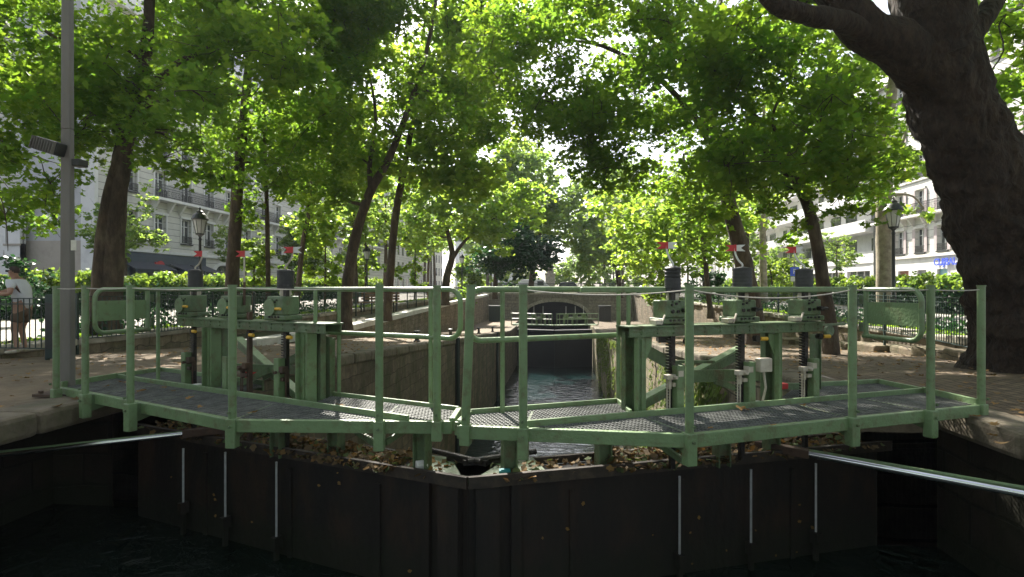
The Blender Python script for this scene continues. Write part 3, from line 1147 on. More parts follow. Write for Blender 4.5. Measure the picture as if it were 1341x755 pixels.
mb.box(wr, ug - .02, V, V + .4, 0, 7.2)
mb.box(wl, wr, V + .003, V + .4, 0, zw0)
mb.box(wl, wr, V + .003, V + .4, zw1, 7.2)
mb.box(-60, ug - .03, V + .401, V + 12, 0, 7.19)
mb.build('wall', M['render_w'], t)
mb = MB()
mb.box(-60, ug, V - .15, V + 12, 7.2, 7.45)
mb.build('roof', M['zinc'], t)
mb = MB()
mb.box(wl, wr, V + .25, V + .3, zw0, zw1)
wo = mb.build('window', M['pane'], t)
mb = MB()
mb.box(wl, wl + .1, V + .18, V + .24, zw0, zw1)
mb.box(wr - .1, wr, V + .18, V + .24, zw0, zw1)
mb.box(wl - .1, wr + .1, V - .08, V + .0, zw0 - .12, zw0)
mb.build('window_frame', M['render_b'], wo)

# ---- left, farther: second block mostly behind trees
haussmann('farther stone apartment building mostly hidden by the trees on the left', 1, UBL - .5, vL1 + .4, vL1 + 36, list(np.arange(vL1 + 2.2, vL1 + 35, 3.3)), 4.9, 5, 3.2, 1.9, 1.1, 'haus', None, 12, ground_h=.3)

# ---- right: bright stone block
UBR = 30.0
vR1 = v_at(1147, UBR)
vR0 = 26.0
baysR = []
v = v_at(1179, UBR)
while v > vR0 + 1:
    baysR.append(v)
    v -= 2.85
M['haus2_trim'] = M['haus2']
bR, ztR = haussmann('bright white stone apartment building with shuttered windows, behind the giant trunk', -1, UBR, vR0, vR1, baysR, 4.2, 5, 3.25, 2.05, 1.15, 'haus2', None, 12)
t = bR
for b in baysR:
    for k in range(4):
        for q in (-1, 1):
            sh = MB()
            a_, c_ = sorted((b + q * .62, b + q * .98))
            gbx(sh, -.09, -.062, a_, c_, 4.25 + k * 3.25, 6.2 + k * 3.25, UBR, -1)
            sh.build('shutter', M['pink'], t)
mb = MB()
op = [(v_at(1176, UBR), v_at(1190, UBR), 'wood'), (v_at(1201, UBR), v_at(1213, UBR), 'shade_cloth'), (v_at(1227, UBR), v_at(1241, UBR), 'cyan'), (v_at(1138.5, UBR) - 4.2, v_at(1141, UBR) - 1.2, 'render_w')]
op = [tuple(sorted(o_[:2])) + (o_[2],) for o_ in op]
op.sort()
e = vR0
for a_, b_, m_ in op:
    gbx(mb, 0, .35, e, a_, 0, 3.8, UBR, -1)
    gbx(mb, 0, .35, a_, b_, 2.75, 3.8, UBR, -1)
    e = b_
gbx(mb, 0, .35, e, vR1, 0, 3.8, UBR, -1)
mb.build('ground_floor_wall', M['render_w'], t)
for a_, b_, m_ in op:
    q = MB()
    gbx(q, .2, .25, a_, b_, 0.02, 2.745, UBR, -1)
    nm = {'wood': 'door', 'shade_cloth': 'roller_shutter', 'cyan': 'shop_window', 'render_w': 'shop_window'}[m_]
    do = q.build(nm, M[m_], t)
    q = MB()
    w_ = b_ - a_
    if nm == 'door':
        for c in (.27, .73):
            gbx(q, .16, .2, a_ + w_ * c - w_ * .17, a_ + w_ * c + w_ * .17, .3, 1.1, UBR, -1)
            gbx(q, .16, .2, a_ + w_ * c - w_ * .17, a_ + w_ * c + w_ * .17, 1.25, 2.5, UBR, -1)
        q.build('panel', M['wood'], do)
    else:
        gbx(q, .1, .2, a_, a_ + .1, 0.02, 2.745, UBR, -1)
        gbx(q, .1, .2, b_ - .1, b_, 0.02, 2.745, UBR, -1)
        gbx(q, .1, .2, a_ + .1, b_ - .1, 2.2, 2.3, UBR, -1)
        q.build('frame', M['shade_cloth'], do)


def text_mesh(name, s, size, m, parent, loc, rot, depth=.02, bold=0.0):
    c = bpy.data.curves.new(name, 'FONT')
    c.body = s
    c.size = size
    c.extrude = depth
    c.offset = bold
    c.align_x = 'CENTER'
    c.align_y = 'CENTER'
    to = bpy.data.objects.new(name + '_tmp', c)
    COL.objects.link(to)
    bpy.context.view_layer.update()
    me = bpy.data.meshes.new_from_object(to)
    bpy.data.objects.remove(to, do_unlink=True)
    me.materials.clear()
    o = link_mesh(name, me, m, parent)
    o.location = tuple(np.array(loc) - (root_loc(parent) if parent else 0))
    o.rotation_euler = rot
    return o


vs0, vs1 = v_at(1229, UBR), v_at(1252, UBR)
text_mesh('sign_lettering', 'CLIJBAL', .78, M['blue'], t, (UBR - .16, (vs0 + vs1) / 2, 3.28), (R(90), 0, R(-90)), bold=.012)
mb = MB()
vd = v_at(1141, UBR)
mb.tube([(UBR - .25, vR1 - .3, 0), (UBR - .25, vR1 - .3, ztR)], .12, 8)
mb.build('drainpipe', M['galv'], t)

# ---- right, farther: modern white block with deep balcony bands
v2a, v2b = vR1 + .15, v_at(985, UBR)
t = thing('modern_building', 'modern white building with deep balcony bands and a street café front, behind the right-hand trees', 'building', (UBR, v2a + 8, 0))
wl = MB()
for k in range(6):
    z0 = 3.7 + k * 3.0
    gbx(wl, -.9 if k > 0 else -.1, .9, v2a, v2b, z0, z0 + 1.15, UBR, -1)
gbx(wl, .9, 12, v2a, v2b, 0, 22, UBR, -1)
wl.build('balcony_band', M['render_w'], t)
for k in range(6):
    z0 = 3.7 + k * 3.0 + 1.15
    y = v2a + 1.0
    i = 0
    while y < v2b - 3:
        bk = MB()
        gbx(bk, .82, .88, y, y + (2.2 if i % 3 else 1.2), z0 - .2, z0 + 1.35, UBR, -1)
        wo = bk.build('window', M['pane'], t)
        y += 3.4 if i % 2 else 4.2
        i += 1
g = MB()
y = v2a
g_open = []
while y < v2b:
    gbx(g, -.0, .6, y, y + .9, 0, 3.69, UBR, -1)
    y += 5.4
gbx(g, .02, .6, v2a, v2b, 2.95, 3.69, UBR, -1)
g.build('ground_floor_wall', M['render_w'], t)
g = MB()
gbx(g, .3, .36, v2a, v2b, .1, 2.94, UBR, -1)
so = g.build('shop_window', M['pane'], t)
g = MB()
y = v2a + .9
while y < v2b:
    gbx(g, .2, .29, y, y + 4.5, 1.9, 1.98, UBR, -1)
    gbx(g, .2, .29, y, y + 4.5, 1.2, 1.26, UBR, -1)
    for q in range(4):
        gbx(g, .2, .29, y + q * 1.45, y + q * 1.45 + .07, .1, 2.94, UBR, -1)
    y += 5.4
g.build('frame', M['render_w'], so)
g = MB()
va_ = v_at(1103, UBR)
g.lathe((UBR + .1, va_, 1.35), [(.02, -.25), (.25, -.15), (.25, .15), (.02, .25)], 8)
g.build('red_lantern', M['red'], so)
t.name = 'modern_building'
# blocks beyond, and the street closing the far end
def plain_block(label, x0, x1, y0, y1, h, m, n, face='x', s=1):
    t = thing('far_building', label, 'building', ((x0 + x1) / 2, (y0 + y1) / 2, 0))
    b = MB()
    b.box(x0, x1, y0, y1, 0, h)
    b.build('wall', M[m], t)
    r_ = MB()
    r_.add([(x0, y0, h), (x1, y0, h), (x1, y1, h), (x0, y1, h), (x0 + 1.5, y0 + 1.5, h + 2.6), (x1 - 1.5, y0 + 1.5, h + 2.6), (x1 - 1.5, y1 - 1.5, h + 2.6), (x0 + 1.5, y1 - 1.5, h + 2.6)],
           [(0, 3, 2, 1), (4, 5, 6, 7), (0, 1, 5, 4), (1, 2, 6, 5), (2, 3, 7, 6), (3, 0, 4, 7)])
    r_.build('roof', M['zinc'], t)
    w_ = MB()
    k = 0
    z = 1.2
    while z < h - 1.5:
        if face == 'x':
            xx = x1 if s > 0 else x0
            y = y0 + 1.5
            while y < y1 - 1.2:
                w_.box(min(xx, xx + s * .05) , max(xx, xx + s * .05), y, y + 1.1, z, z + 1.9)
                y += 3
        y = x0 + 1.5
        while y < x1 - 1.2:
            w_.box(y, y + 1.1, y0 - .05, y0, z, z + 1.9)
            y += 3
        z += 3.2
    tag(w_.build('windows', M['pane'], t), kind='stuff')
    return t


plain_block('far white apartment block past the modern building on the right', 30, 44, v2b + 2, v2b + 45, 18, 'render_w', 5, s=-1)
plain_block('far pale apartment block closing the left side behind the trees', -44, -31, vL1 + 40, vL1 + 85, 18, 'haus', 5)
plain_block('distant cream apartment block at the left end of the avenue', -36, -14, 190, 205, 17, 'render_w', 6)
#plain_block('distant white apartment block at the right end of the avenue', 12, 34, 195, 210, 18, 'render_w', 6, s=-1)
# ================================================================== lock gates
def clip_poly(poly, p, d):
    """segment of the line p+t*d inside a convex plan polygon"""
    t0, t1 = -1e9, 1e9
    n = len(poly)
    area = sum(poly[i][0] * poly[(i + 1) % n][1] - poly[(i + 1) % n][0] * poly[i][1] for i in range(n))
    sg = 1 if area > 0 else -1
    for i in range(n):
        a, b = np.array(poly[i]), np.array(poly[(i + 1) % n])
        e = b - a
        nrm = sg * np.array((-e[1], e[0]))
        den = nrm @ d
        num = nrm @ (a - p)
        if abs(den) < 1e-9:
            if num > 0:
                return None
            continue
        t = num / den
        if den > 0:
            t0 = max(t0, t)
        else:
            t1 = min(t1, t)
    return (t0, t1) if t1 - t0 > .01 else None


def grating(name, poly, z, ax, parent, m, pitch=.034, pitch2=.05, zig=False):
    """walkway grating: load bars along ax, thin cross bars; real open mesh"""
    poly = [np.array(p[:2]) for p in poly]
    ax = np.array(ax[:2])
    ax = ax / np.linalg.norm(ax)
    n = np.array((-ax[1], ax[0]))
    mb = MB()
    c = sum(poly) / len(poly)
    for (dr, cr, pt, w, h0, h1) in ((n, ax, pitch, .005, -.028, 0.0), (ax, n, pitch2, .006, -.012, .003)):
        k = -200
        while k < 200:
            p = c + cr * (k * pt)
            k += 1
            sgm = clip_poly(poly, p, dr)
            if not sgm:
                continue
            a, b = p + dr * sgm[0], p + dr * sgm[1]
            mb.vbox((a + b) / 2, dr, np.linalg.norm(b - a), w, z + h0, z + h1)
    return mb.build(name, m, parent)


DZ = .1          # deck level


def fascia(mb, a, b, z0=.0, z1=.115, th=.05):
    a, b = np.array(a[:2]), np.array(b[:2])
    d = b - a
    mb.vbox((a + b) / 2, d, np.linalg.norm(d), th, z0, z1)


def swallow(c, a, n_, w, h, s):
    """swallow-tailed indicator blade outline from centre c towards s*a"""
    z = np.array((0, 0, 1.0))
    q = [c + z * h / 2, c + s * a * w + z * h * .55, c + s * a * w * .55, c + s * a * w - z * h * .55, c - z * h / 2]
    return q


def make_gate(side):
    s = side                      # -1 left, +1 right
    A = np.array((*(AL if s < 0 else AR), 0.0))           # along the leaf towards the hinge
    ND = np.array((s * -math.sin(a20), math.cos(a20), 0.0))      # downstream
    G, GW = M['green'], M['green_worn']
    if s < 0:
        lab = 'left green lock gate leaf with guard rails, grated walkway and two bellows-topped gearboxes in shade'
    else:
        lab = 'right green lock gate leaf with guard rails, sun-dappled grated walkway and three bellows-topped gearboxes'
    t = thing('lock_gate', lab, 'lock gate', (MX + s * 2.2, MV + .9, -.4), 'the two leaves of the lock gate')
    m2 = np.array((MX, MV, 0.0))
    Lg = ((MX - ULN) if s < 0 else (URN - MX)) / math.cos(a20) - .03
    th = .42
    g0 = m2 + A * .012
    # ---- leaf body
    mb = MB()
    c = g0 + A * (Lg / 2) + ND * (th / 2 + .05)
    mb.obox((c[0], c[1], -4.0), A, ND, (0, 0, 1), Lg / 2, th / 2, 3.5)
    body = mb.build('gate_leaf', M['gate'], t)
    mb = MB()
    # skin plates with raised seams and top lips
    k = 0
    x = .0
    for x in (.95, 2.05, 3.3):
        p = g0 + A * x + ND * .038
        mb.obox((p[0], p[1], -4.0), A, ND, (0, 0, 1), .025, .013, 3.4)
    mb.build('seam', M['gate'], body)
    mb = MB()
    for o_, zt_ in ((.02, -.4), (th + .09, -.43)):
        p = g0 + A * (Lg / 2) + ND * o_
        mb.obox((p[0], p[1], (-.5 + zt_) / 2), A, ND, (0, 0, 1), Lg / 2, .022, (zt_ + .5) / 2)
    mb.build('top_lip', M['gate_lip'], body)
    mb = MB()
    p = g0 + A * .16 + ND * .02
    mb.obox((p[0], p[1], -4.1), A, ND, (0, 0, 1), .1, .06, 3.6)
    p = g0 + A * .42 + ND * .03
    mb.obox((p[0], p[1], -4.1), A, ND, (0, 0, 1), .045, .03, 3.6)
    mb.build('mitre_post', M['gate'], body)
    mb = MB()
    p = g0 + A * .34 + ND * .27
    mb.obox((p[0], p[1], -.44), A, ND, (0, 0, 1), .38, .24, .012)
    mb.build('cap_plate', M['green_worn'], body)
    mb = MB()
    for w_ in (.12, .36):
        p = g0 + A * w_ + ND * .45
        mb.obox((p[0], p[1], -.41), A, ND, (0, 0, 1), .09, .035, .03)
    p = g0 + A * .3 + ND * .4
    mb.tube([g0 + A * .06 + ND * .38 + np.array((0, 0, -.38)), g0 + A * .75 + ND * .5 + np.array((0, 0, -.37))], .028, 8)
    mb.build('latch_bar', M['grease'], body)

    # ---- walkway decks
    if s < 0:
        main = [gp(82, 506, DZ), gp(307, 549, DZ), gp(535, 551, DZ), gp(153, 494, DZ)]
        cen = [gp(398, 532, DZ), gp(436, 517, DZ), gp(601, 537, DZ), gp(590, 551, DZ), gp(537, 551.3, DZ)]
        rear = [gp(155, 493.3, DZ), gp(211, 485, DZ), gp(345, 503, DZ), gp(300, 513.5, DZ)]
        front = [gp(80, 506, DZ), gp(307, 549, DZ), gp(592, 551, DZ)]
        tip = [gp(592, 551, DZ), gp(601, 537, DZ)]
        back = [gp(601, 537, DZ), gp(436, 517, DZ)]
        toe = [gp(153, 494, DZ), gp(535, 551, DZ)]
        end = [gp(80, 506, DZ), gp(153, 494, DZ)]
        rb = [gp(155, 493, DZ), gp(211, 485, DZ), gp(345, 503, DZ)]
    else:
        main = [gp(690, 558, DZ), gp(901, 568, DZ), gp(1115, 546, DZ), gp(1281, 530, DZ), gp(1209, 513, DZ)]
        cen = [gp(602, 556, DZ), gp(616, 541, DZ), gp(809, 526, DZ), gp(826, 542, DZ), gp(688, 557.5, DZ)]
        rear = [gp(1010, 530, DZ), gp(1040, 507, DZ), gp(1150, 501, DZ), gp(1207, 512.3, DZ)]
        front = [gp(599, 556.5, DZ), gp(901, 568, DZ), gp(1115, 546, DZ), gp(1281, 530, DZ)]
        tip = [gp(599, 556.5, DZ), gp(615, 541, DZ)]
        back = [gp(615, 541, DZ), gp(809, 526, DZ), gp(826, 542, DZ)]
        toe = [gp(690, 558, DZ), gp(1209, 513, DZ)]
        end = [gp(1281, 530, DZ), gp(1209, 513, DZ)]
        rb = [gp(1040, 507, DZ), gp(1150, 501, DZ), gp(1208, 513, DZ)]
    TA = toe[1] - toe[0]
    TA[2] = 0
    TA /= np.linalg.norm(TA)
    grating('walkway_grating', main, DZ, TA, t, M['galv'])
    grating('walkway_grating', cen, DZ, back[1] - back[0], t, M['galv'])
    grating('walkway_grating', rear, DZ, TA, t, M['galv'])
    fm = MB()
    for a, b in zip(front[:-1], front[1:]):
        fascia(fm, a, b, .0, .105, .05)
    fascia(fm, *tip, .02, .13)
    fascia(fm, *end, .05, .16, .03)
    fm.build('walkway_frame', G, t, bevel=.006)
    fm = MB()
    fascia(fm, *toe, .03, .15, .025)
    for a, b in zip(back[:-1], back[1:]):
        fascia(fm, a, b, .03, .14, .025)
    for a, b in zip(rb[:-1], rb[1:]):
        fascia(fm, a, b, .03, .15, .025)
    fm.build('toe_board', G, t, bevel=.004)

    # ---- front posts, sockets, supports below
    if s < 0:
        fp = [(77, 509, 0), (115, 516, 0), (174, 528, 0), (307, 548, 0), (498, 551, 0), (573, 551, 0)]
    else:
        fp = [(610, 556, 0), (685, 560, 0), (901, 567, 0), (1113, 546, 0), (1215, 537, 0), (1281, 529, 0)]
    tops = []
    fdir = []
    for i, (px, py, _) in enumerate(fp):
        p = gp(px, py, DZ)
        r_ = .033 if s < 0 or i > 0 else .036
        topz = 1.225 if px not in (77, 573) else 1.22
        top = p + np.array((0, 0, topz - DZ))
        if px == 610:
            top = top + RT * .045
        p2 = p - FW * .035
        top2 = top - FW * .035
        mb = MB()
        mb.tube([p2 + np.array((0, 0, .0)), top2], r_, 12)
        mb.tube([top2 - np.array((0, 0, .006)), top2 + np.array((0, 0, .006))], r_ + .005, 12)
        po = mb.build('guard_post', G, t, smooth=True)
        mb = MB()
        d = (gp(fp[i + 1][0], fp[i + 1][1], DZ) - p) if i < len(fp) - 1 else (p - gp(fp[i - 1][0], fp[i - 1][1], DZ))
        d[2] = 0
        d /= np.linalg.norm(d)
        zb = {77: .0, 1281: .0, 115: -.13, 174: -.15, 573: -.05, 610: -.05}.get(px, -.13)
        mb.vbox(p2, d, .085, .085, zb, .115)
        mb.build('socket', G, po, bevel=.008)
        mb = MB()
        n_ = np.array((-d[1], d[0], 0))
        for zz in (.07, -.05):
            if zz > zb:
                q = p2 - n_ * .046 + np.array((.0, 0, zz))
                mb.tube([q, q - n_ * .018], .012, 6)
        mb.build('bolt', GW, po)
        tops.append(top2)
        if 115 <= px <= 498 or 685 <= px <= 1215:      # gusset under the deck
            mb = MB()
            q = p2 + n_ * .04
            e = np.array((0, 0, 1.0))
            mb.extrude([q + e * .0, q + n_ * .62 + e * .0, q + n_ * .62 - e * .03, q - e * .17], d * .02)
            mb.build('gusset', GW, t)
        fdir.append(d)
    # wire between the front posts
    wi = MB()
    for a, b in zip(tops[:-1], tops[1:]):
        L = np.linalg.norm(b - a)
        sag = .0
        if s > 0:
            sag = .09 * (L / 1.9) ** 2
            if a is tops[0]:
                continue
            if L < 1.1:
                sag = .01
        else:
            sag = .012 * L
        off = -.045 if s > 0 else -.03
        pts = [a + (b - a) * k / 12 + np.array((0, 0, off + .01 - sag * 4 * (k / 12) * (1 - k / 12))) for k in range(13)]
        wi.tube(pts, .0055, 5)
    wi.build('guard_wire', M['rope'], t)
    # supports between leaf top and deck
    sup = [(553, 5.15), (365, 5.75), (440, 5.6)] if s < 0 else [(667, 5.1), (790, 5.3), (945, 5.45), (1010, 5.7)]
    for px, Y_ in sup:
        p = at(px, Y_, 0)
        mb = MB()
        w_ = .075
        mb.vbox(p, A, .13, .012, -.5, .03)
        mb.vbox(p + A * .06, ND, .11, .014, -.5, .03)
        mb.vbox(p - A * .06, ND, .11, .014, -.5, .03)
        mb.build('deck_support', GW, t)
    mb = MB()
    if s > 0:
        p = gp(850, 566, DZ)
        mb.bar(at(820, 5.2, .0), at(893, 4.5, -.16), .03, .05)
        mb.build('deck_brace', GW, t)
        mb = MB()
        mb.bar(at(671, 5.0, -.02), at(690, 4.6, -.13), .03, .05)
    else:
        mb.bar(at(430, 5.5, .0), at(497, 4.75, -.12), .03, .05)
        mb.build('deck_brace', GW, t)
        mb = MB()
        mb.bar(at(545, 5.1, .0), at(505, 4.8, -.1), .03, .05)
    mb.build('deck_brace', GW, t)

    # ---- rear rail with rounded loop end
    def P_(px, Y, z):
        return at(px, Y, z)
    if s < 0:
        rear_pts = [(200, 6.62), (300, 6.28), (425, 5.93), (564, 5.32), (603, 5.15)]
        posts = [(207, 6.62, 0), (444, 5.85, 0), (564, 5.32, 0)]
        half_post = (413, 5.55)
        mid_from = 2
    else:
        rear_pts = [(1118, 5.72), (1000, 5.9), (823, 5.62), (658, 5.05), (613, 4.93)]
        posts = [(658, 5.05, 0), (810, 5.5, 0)]
        half_post = (823, 5.25)
        mid_from = 2
    zR, zM = 1.192, .745
    R_ = .024 if s < 0 else .026
    top = [P_(px, Y, zR) for px, Y in rear_pts]
    e0, e1 = top[-2], top[-1]
    dd = e1 - e0
    dd /= np.linalg.norm(dd)
    rc = .12
    loop = []
    for k in range(7):
        a = math.pi / 2 * k / 6
        loop.append(e1 - dd * rc + dd * rc * math.sin(a) + np.array((0, 0, -rc + rc * math.cos(a))))
    lb = []
    for k in range(7):
        a = math.pi / 2 * k / 6
        lb.append(e1 - dd * rc + dd * rc * math.cos(a) + np.array((0, 0, zM - zR + rc - rc * math.sin(a))))
    mid = [P_(px, Y, zM) for px, Y in rear_pts[mid_from:-1]][::-1]
    mb = MB()
    mb.tube(top[:-1] + loop + lb + mid, R_, 10)
    mb.build('hand_rail', G, t, smooth=True)
    for px, Y, z in posts:
        mb = MB()
        p = P_(px, Y, 0)
        mb.tube([p + np.array((0, 0, .0)), p + np.array((0, 0, zR))], .021, 8)
        mb.build('rear_post', G, t, smooth=True)

    # ---- hinged bar panel across the walkway end
    if s < 0:
        h0, h1 = P_(196, 6.55, 0), P_(124, 5.88, 0)
    else:
        h0, h1 = P_(1131, 5.62, 0), P_(1207, 4.98, 0)
    d = h1 - h0
    Lp = np.linalg.norm(d)
    d /= Lp
    zb_, zt_ = .735, 1.19
    rc = .11
    pts = [h0 + np.array((0, 0, zb_))]
    for (cx, cz, a0) in ((Lp - rc, zb_ + rc, -90), (Lp - rc, zt_ - rc, 0)):
        for k in range(7):
            a = R(a0 + 90 * k / 6)
            pts.append(h0 + d * (cx + rc * math.cos(a)) + np.array((0, 0, cz + rc * math.sin(a))))
    pts.append(h0 + np.array((0, 0, zt_)))
    mb = MB()
    mb.tube(pts, .023, 10)
    mb.tube([h0 + d * .03 + np.array((0, 0, zb_)), h0 + d * .03 + np.array((0, 0, zt_))], .023, 10)
    sp = mb.build('swing_bar', G, t, smooth=True)
    mb = MB()
    nz = np.array((-d[1], d[0], 0))
    c = h0 + d * Lp / 2 + np.array((0, 0, .965))
    mb.obox(c, d, nz, (0, 0, 1), Lp / 2 - .025, .004, .105)
    mb.build('panel_plate', G, sp, bevel=.003)
    for z in (1.09, .82):
        mb = MB()
        mb.tube([h0 - d * .03 + np.array((0, 0, z - .045)), h0 - d * .03 + np.array((0, 0, z + .045))], .02, 8)
        mb.build('hinge', GW, sp)
    if s > 0:
        mb = MB()
        mb.tube([P_(1119, 5.68, .1), P_(1119, 5.68, zR)], .024, 8)
        mb.build('rear_post', G, t, smooth=True)

    # ---- gear frame behind the toe board
    p0, p1 = toe[0].copy(), toe[1].copy()
    off = ND * .13
    Lx = lambda px, o_=.13: on_line(px, (toe[0] + ND * o_)[:2], (toe[1] + ND * o_)[:2])
    za, zb2 = .77, .865
    if s < 0:
        b0, b1 = Lx(233), Lx(426)
        cols = [(274, .10), (398, .115)]
        back_cols = [(292, .45, .3), (419, .36, .25), (431, .5, .35)]
        guides = [(240, .47), (294, .47), (362, .5)]
        racks = [(254, 1), (327, 0), (375, 1)]
        boxes = [252, 309, 371]
        bell = [(256, 1), (320, 0), (374, 1)]
        flags = [(264, 331.5), (320, 331.5), (383, 326.5)]
    else:
        b0, b1 = Lx(824), Lx(1077)
        cols = [(838, .115), (1019, .085)]
        back_cols = [(822, .3, .25), (1004, .3, .3), (1068, .55, .4)]
        guides = [(891, .5), (985, .5), (1069, .5)]
        racks = [(880, 1), (971, 1), (1054, 1)]
        boxes = [877, 968, 1053]
        bell = [(881, 1), (972, 1), (1053, 1)]
        flags = [(873.5, 320.5), (963, 324), (1041, 326.5)]
    B = b1 - b0
    B[2] = 0
    LB = np.linalg.norm(B)
    B /= LB
    Nn = np.array((-B[1], B[0], 0))
    if Nn[1] < 0:
        Nn = -Nn
    c = (b0 + b1) / 2
    mb = MB()
    mb.obox((c[0], c[1], (za + zb2) / 2), B, Nn, (0, 0, 1), LB / 2, .006, (zb2 - za) / 2)
    q = c + Nn * .1
    mb.obox((q[0], q[1], zb2 - .005), B, Nn, (0, 0, 1), LB / 2 + .01, .12, .008)
    q = c + Nn * .2
    mb.obox((q[0], q[1], (za + zb2) / 2 - .007), B, Nn, (0, 0, 1), LB / 2, .006, (zb2 - za) / 2 - .01)
    q = c + Nn * .02
    mb.obox((q[0], q[1], za + .004), B, Nn, (0, 0, 1), LB / 2 - .01, .02, .006)
    mb.build('gear_beam', GW, t, bevel=.003)
    mb = MB()
    for k in np.arange(.12, LB, .17):
        q = b0 + B * k
        for zz in (za + .03, zb2 - .025):
            mb.tube([np.array((q[0], q[1], zz)) - Nn * .018, np.array((q[0], q[1], zz)) - Nn * .004], .009, 6)
    mb.build('rivets', GW, t)
    for px, w_ in cols:
        q = Lx(px, .15)
        mb = MB()
        mb.vbox(q + Nn * .0, B, w_, .012, .02, za - .002)
        mb.vbox(q - B * (w_ / 2 - .005) - Nn * .03, Nn, .055, .011, .02, za - .003)
        mb.vbox(q + B * (w_ / 2 - .005) + Nn * .05, Nn, .12, .011, .02, za - .003)
        mb.vbox(q + B * (w_ * .1) - Nn * .012, B, .014, .012, .1, za - .02)
        hs = 1 if px in (274, 838) else (-1 if px == 1019 else 1)
        if s > 0 and px == 838:
            hs = 1
        e = np.array((0, 0, 1.0))
        q0 = q + B * hs * w_ / 2 * (1 if s > 0 else -1)
        dirb = B * hs * (1 if s > 0 else -1)
        mb.extrude([q0 + e * (za - .004), q0 + dirb * .07 + e * (za - .004), q0 + dirb * .065 + e * (za - .09), q0 + e * (za - .22)], Nn * .012)
        mb.build('gear_column', G, t, bevel=.004)
    for px, o_, w_ in back_cols:
        q = Lx(px, o_)
        ww = .085
        mb = MB()
        mb.vbox(q, B, ww, .012, -.2, za + (.04 if o_ < .5 else -.07))
        mb.vbox(q - B * ww / 2, Nn, .07, .012, -.2, za + (.04 if o_ < .5 else -.07))
        mb.vbox(q + B * ww / 2, Nn, .07, .012, -.2, za + (.03 if o_ < .5 else -.08))
        mb.build('gear_column', GW, t, bevel=.003)
    for px, hh in guides:
        q = Lx(px, .11)
        mb = MB()
        mb.vbox(q, B, .075, .01, .06, hh)
        mb.vbox(q - B * .035 + Nn * .04, Nn, .07, .009, .06, hh - .002)
        mb.vbox(q + B * .035 + Nn * .04, Nn, .07, .009, .06, hh - .002)
        mb.build('rack_guide', G, t, bevel=.003)
    for i, (px, tooth) in enumerate(racks):
        q = Lx(px, .2)
        mb = MB()
        mb.vbox(q, B, .045, .04, -.45, 1.2 if tooth else .95)
        z = -.1
        while z < za - .01 and tooth:
            qq = q - B * .037 * 1
            mb.obox((qq[0], qq[1], z), B, Nn, (0, 0, 1), .018, .02, .0075)
            z += .027
        ro = mb.build('rack', M['grease'] if tooth else M['rust'], t)
        # clamp and small linkage at mid height
        mb = MB()
        zc_ = .36 if s < 0 else .4
        for (du, dn_, dz_, hu, hn, hz) in ((-.05, -.05, .0, .055, .03, .022), (.03, -.06, .03, .03, .035, .03), (-.06, -.04, -.06, .016, .02, .05), (.0, -.055, -.07, .04, .02, .018), (.045, -.03, -.04, .012, .02, .06)):
            cc = q + B * du + Nn * dn_
            mb.obox((cc[0], cc[1], zc_ + dz_), B, Nn, (0, 0, 1), hu, hn, hz)
        for du in (-.085, -.055, .05):
            cc = q + B * du - Nn * .045
            mb.tube([(cc[0], cc[1], zc_ - .06), (cc[0], cc[1], .0)], .008, 6)
        mb.tube([np.array((q[0], q[1], zc_)) - Nn * .12 - B * .03, np.array((q[0], q[1], zc_)) - Nn * .04 - B * .03], .016, 8)
        mb.build('rack_clamp', M['cream_metal'] if s > 0 else M['rust'], ro, bevel=.004)
        # small crank arm under the beam
        mb = MB()
        cc = q + B * (.11) - Nn * .05
        cc = np.array((cc[0], cc[1], .72))
        mb.tube([cc - Nn * .0, cc - Nn * .05], .03, 10)
        mb.build('roller', M['grease'], ro)
        mb = MB()
        if not (s > 0 and i == 0):
            mb.tube([cc + B * .03 - Nn * .05, cc + B * .1 - Nn * .06], .018, 8)
            mb.build('roller_handle', M['yellow'], ro, smooth=True)
    # gearboxes
    for i, px in enumerate(boxes):
        q = Lx(px, .24)
        w_, d_, h_ = (.25, .2, .245) if s < 0 else (.235, .2, .215)
        z0 = zb2 + .012
        mb = MB()
        mb.obox((q[0], q[1], z0 + .055 + (h_ - .055) / 2), B, Nn, (0, 0, 1), w_ / 2, d_ / 2, (h_ - .055) / 2)
        mb.obox((q[0], q[1], z0 + .027), B, Nn, (0, 0, 1), w_ / 2 + .035, d_ / 2 + .012, .026)
        gb = mb.build('gearbox', GW, t, bevel=.012)
        mb = MB()
        for (du, dz_, rr_) in ((-.045, .16, .012), (.0, .17, .012), (-.04, .1, .018), (.02, .1, .014), (-.07, .035, .011), (-.03, .035, .011), (.02, .035, .011), (.07, .035, .011), (-.04, .19, .008), (.03, .19, .008)):
            cc = q + B * du - Nn * (d_ / 2)
            cc = np.array((cc[0], cc[1], z0 + dz_ + (.015 if dz_ > .05 else 0)))
            mb.tube([cc, cc - Nn * (.012 if dz_ > .05 else .022)], rr_, 8)
        mb.build('bolt', M['grease'], gb)
        mb = MB()
        if s > 0:
            cc = np.array((q[0], q[1], z0 + .125)) + B * .075 - Nn * (d_ / 2)
            mb.tube([cc, cc - Nn * .06], .022, 8)
            mb.tube([cc - Nn * .05, cc - Nn * .05 + B * .07], .014, 8)
            mb.build('crank_shaft', M['grease'], gb)
            mb = MB()
            cc = np.array((q[0], q[1], z0)) - B * (w_ / 2 + .03) - Nn * .06
            mb.bar(cc + np.array((0, 0, -.005)) - B * .02 - Nn * .05, cc + np.array((0, 0, .085)) + B * .02 - Nn * .05, .022, .01)
            mb.obox(cc + np.array((0, 0, .02)) - B * .04, B, Nn, (0, 0, 1), .035, .05, .02)
            mb.build('lug', M['cream_metal'], gb, bevel=.003)
        else:
